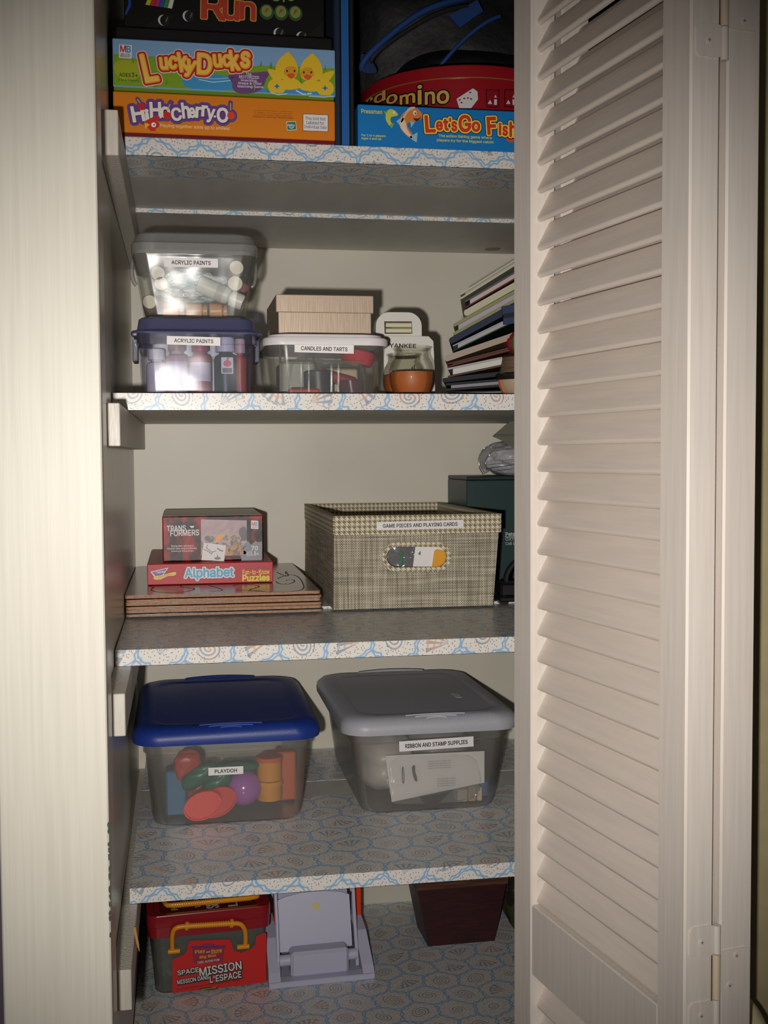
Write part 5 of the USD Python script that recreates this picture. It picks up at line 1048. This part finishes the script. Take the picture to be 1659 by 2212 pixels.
lsheet('badge_lettering', [ltext('Play', 432, 2055, 22, 10, 3), ltext('Store', 467, 2053, 24, 10, 3), ltext('Big Box', 449, 2065, 36, 8, 2)], 2, ink(222, 176, 50)); lsheet('badge_lettering', [ltext('and', 449, 2055, 8, 4, 3), ltext('TAKE-ALONG FUN!', 450, 2075, 48, 5, 2)], 2, ink(218, 206, 206))
lsheet('maker_badge', lsm([(432, 2134), (450, 2131), (468, 2132), (469, 2135), (450, 2138), (432, 2137)]), 1, ink(70, 50, 30)); lsheet('maker_lettering', [ltext('INNOVATION', 450, 2134.5, 32, 3, 2)], 2, ink(206, 170, 60))
def hp(px, py, d): x, z = local_front(px, py); return (x, y0-d, z)
hd_ = t.part('front_handle', tube(curve([hp(372, 2048, .006), hp(371, 2030, .008), hp(372, 2008, .012), hp(379, 1996, .014), hp(400, 1992, .014), hp(450, 1989, .014), hp(503, 1986, .014), hp(520, 1990, .014), hp(527, 2003, .012), hp(529, 2025, .008), hp(529, 2038, .006)], 60), .0033, 12), YH, label='yellow carrying handle')
for i in range(19):
    a, b = hp(406+i*4.9, 1991.6-i*.30, .014), hp(408.4+i*4.9, 1991.4-i*.30, .014); t.part('grip_ring', rod(a, b, .0042, 12), YH, under=hd_)
for px_ in (401, 497):
    py_ = 1991.6-(px_-401)*.06; a, b = hp(px_-3, py_, .014), hp(px_+4, py_, .014); t.part('grip_collar', rod(a, b, .0060, 16), YH, under=hd_)
for px_, py_ in ((375, 2051), (524, 2041)):
    a, b = hp(px_-13, py_+1, .006), hp(px_+13, py_-1, .006); t.part('pivot', rod(a, b, .0034, 14), YH, under=hd_)
x0_, x1_ = cx-.060, cx+.071
t.part('top_handle', tube(curve([(x0_-.001, cy+.02, zl1+.004), (x0_-.001, cy-.05, zl1+.004), (x0_+.002, cy-.074, zl1+.0045), (x0_+.012, cy-.082, zl1+.005), (cx, cy-.083, zl1+.005), (x1_-.012, cy-.082, zl1+.005), (x1_-.002, cy-.074, zl1+.0045), (x1_+.001, cy-.05, zl1+.004), (x1_+.001, cy+.02, zl1+.004)], 60), .0034, 10), YH, label='yellow bail handle lying on the lid')
t.part('bail_ridges', cat(*[rod((x0_+.012+i*.0031, cy-.0827, zl1+.005), (x0_+.0136+i*.0031, cy-.0827, zl1+.005), .0041, 10) for i in range(35)]), YH)
solo('toy_part', 'grey toy pieces at the bottom of the clear toy box', 'toy', blob(cx-.045, cy-.03, zf+.02, .022, .04, .0155, 3, .25, 3), ink(120, 130, 124))

LVD = plain('lavender_plastic', (190, 190, 212), .42)
yf = 1.575
xa, xb = 0.1100, 0.2605
cxm = (xa+xb)/2
t = Thing('toy_easel', 'pale lavender plastic toy frame with tilted panel and orange posts', 'toy', (cxm, yf, zf), turn=2.2)
zq = lambda py, y: P(700, py, y)[1]
t.part('base_bar', bx(xa, xb, yf, yf+.02, zf, zf+.0085, .0012), LVD, smooth=False)
t.part('base_tray', bx(xa+.016, xb-.016, yf+.019, yf+.17, zf, zf+.004), LVD, smooth=False)
for s_ in (0, 1):
    x_a, x_b = (xa, xa+.0165) if s_ == 0 else (xb-.0165, xb)
    prof = Polygon([(yf+.003, zf), (yf+.175, zf), (yf+.170, zf+.060), (yf+.095, zf+.058), (yf+.055, zf+.050), (yf+.012, zf+.018), (yf+.003, zf+.0085)]).buffer(-.003).buffer(.003)
    mm = trimesh.creation.extrude_polygon(prof, x_b-x_a, engine='earcut'); v = mm.vertices
    sh_ = (.004 if s_ == 0 else -.004)
    mm.vertices = np.column_stack([x_a+v[:, 2]+sh_*np.clip((v[:, 1]-zf)/.09, 0, 1), v[:, 0], v[:, 1]]); mm.fix_normals(); t.part('side_housing', mm, LVD, smooth=False)
px_ = lambda a, y: P(a, 2000, y)[0]
def leanbox(x0, x1, yb, zb, yt, zt, th, c=0.0):
    L = math.hypot(yt-yb, zt-zb); b = bx(x0, x1, 0, th, 0, L, c); b = rot(b, -math.degrees(math.atan2(yt-yb, zt-zb)), (1, 0, 0)); b.apply_translation((0, yb, zb)); return b
yb, yt, zbp, ztp = yf+.040, yf+.075, zf+.034, zf+.142
hp_ = .078
pl = Polygon([(.1305, 0), (.2350, 0), (.2350, hp_-.0075), (.222, hp_-.003), (.200, hp_), (.182, hp_+.0006), (.165, hp_), (.143, hp_-.0035), (.1305, hp_-.0075)])
mm = trimesh.creation.extrude_polygon(pl, .004, engine='earcut'); v = mm.vertices; an = math.atan2(yt-yb, ztp-zbp)
mm.vertices = np.column_stack([v[:, 0], yb+v[:, 1]*math.sin(an)+v[:, 2]*math.cos(an), zbp+v[:, 1]*math.cos(an)-v[:, 2]*math.sin(an)]); mm.fix_normals()
t.part('back_panel', mm, LVD, label='flat tilted panel', smooth=False)
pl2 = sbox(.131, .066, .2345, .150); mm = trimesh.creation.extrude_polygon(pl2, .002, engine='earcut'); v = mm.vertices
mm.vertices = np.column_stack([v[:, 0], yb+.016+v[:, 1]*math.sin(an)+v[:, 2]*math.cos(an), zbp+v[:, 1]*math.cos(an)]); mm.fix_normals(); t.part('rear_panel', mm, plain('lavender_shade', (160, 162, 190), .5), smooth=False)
c0 = np.array([.1855, yb+.058*math.sin(an)-.0004, zbp+.058*math.cos(an)])
dt_ = trimesh.creation.cylinder(radius=.0058, height=.0012, sections=24); dt_ = rot(dt_, 90-math.degrees(an), (1, 0, 0)); dt_.apply_translation(c0); t.part('dot_sticker', dt_, ink(206, 192, 130), label='round yellow dot')
for s_, (x_o, sg) in enumerate(((.1268, 1), (.2392, -1))):
    t.part('side_rail', tube(curve([(x_o, yf+.024, zf+.012), (x_o, yf+.034, zf+.05), (x_o, yf+.048, zf+.095), (x_o, yf+.054, zf+.114), (x_o+sg*.004, yf+.058, zf+.124), (x_o+sg*.010, yf+.060, zf+.128)], 30), .0026, 10), LVD)
    t.part('hinge_arm', leanbox(x_o+sg*.0085-.0018, x_o+sg*.0085+.0018, yf+.052, zf+.122, yf+.064, zf+.150, .004), LVD, smooth=False)
    t.part('orange_post', bx(*((px_(597, 1.667), px_(606, 1.667)) if s_ == 0 else (px_(775, 1.667), px_(786, 1.667))), yf+.090, yf+.102, zf+.0565, zf+.175, .001), ink(226, 66, 26), label='orange post', smooth=False)
    t.part('axle', rod((x_o+sg*.001, yf+.026, zf+.028), (x_o+sg*.016, yf+.026, zf+.028), .0078, 20), LVD)
rb_ = bx(.1425, .2255, yf+.012, yf+.040, zf+.0065, zf+.043, .004); t.part('roller_cover', rb_, LVD, label='rounded roller cover', smooth=False)

# dark wooden planter and camouflage pouch
WD = grained('planter_stain', (62, 26, 28), (50, 20, 24), (30, 30, 200), .45, .2, .001)
WB = grained('planter_band', (96, 62, 44), (62, 36, 28), (14, 14, 420), .5, .3, .001)
yf = 1.668
cx, cy = 0.4075, 1.708
t = Thing('planter', 'dark brown tapered wooden planter box with grained rim', 'planter', (cx, cy, zf), turn=1.0)
w0, w1, d0, d1 = .104, .1385, .075, .088
zp0, zp1 = zf, -0.6520
def rect(w, d, z): return np.array([(cx-w/2, cy-d/2, z), (cx+w/2, cy-d/2, z), (cx+w/2, cy+d/2, z), (cx-w/2, cy+d/2, z)])
t.part('planter_body', loft([rect(w0, d0, zp0), rect(w1-.001, d1-.001, zp1), rect(w1-.017, d1-.017, zp1), rect(w0-.016, d0-.016, zp0+.008)]), WD, smooth=False)
for z_a, z_b, e in ((zp1+.0003, zp1+.0130, .003), (zp1+.0133, zp1+.030, .006)):
    t.part('rim_board', loft([rect(w1+e, d1+e, z_a), rect(w1+e+.002, d1+e+.002, z_b), rect(w1-.016, d1-.016, z_b), rect(w1-.018, d1-.018, z_a)]), WB, smooth=False)
CAMO = grained('camo_cloth', (70, 78, 44), (48, 34, 26), (46, 46, 46), .8, .2, .002, lo=.48, hi=.52)
t = Thing('cloth_pouch', 'camouflage cloth pouch beside the planter near the door edge', 'pouch', (0.515, 1.72, zf))
t.part('pouch_body', blob(0.527, 1.72, zf+.048, .036, .05, .052, 2, .1, 4, 3.2, floor=zf+.0003), CAMO)
t.part('base_panel', bx(0.500, 0.56, 1.676, 1.70, zf+.0003, zf+.02, .004), plain('brown_leather', (84, 50, 38), .6), label='brown lower panel')

# pale rounded thing at the lower right corner, against the room wall
x, z = P(1607, 2275, 0.895)
solo('padded_seat', 'pale padded round seat edge at the lower right corner', 'seat', blob(x-.003, 0.905, z-0.15, 0.031, .05, 0.0450+.15, 12, .02, 4, 3.2), grained('pale_canvas', (206, 196, 160), (190, 180, 146), (90, 90, 90), .8, .2, .002))
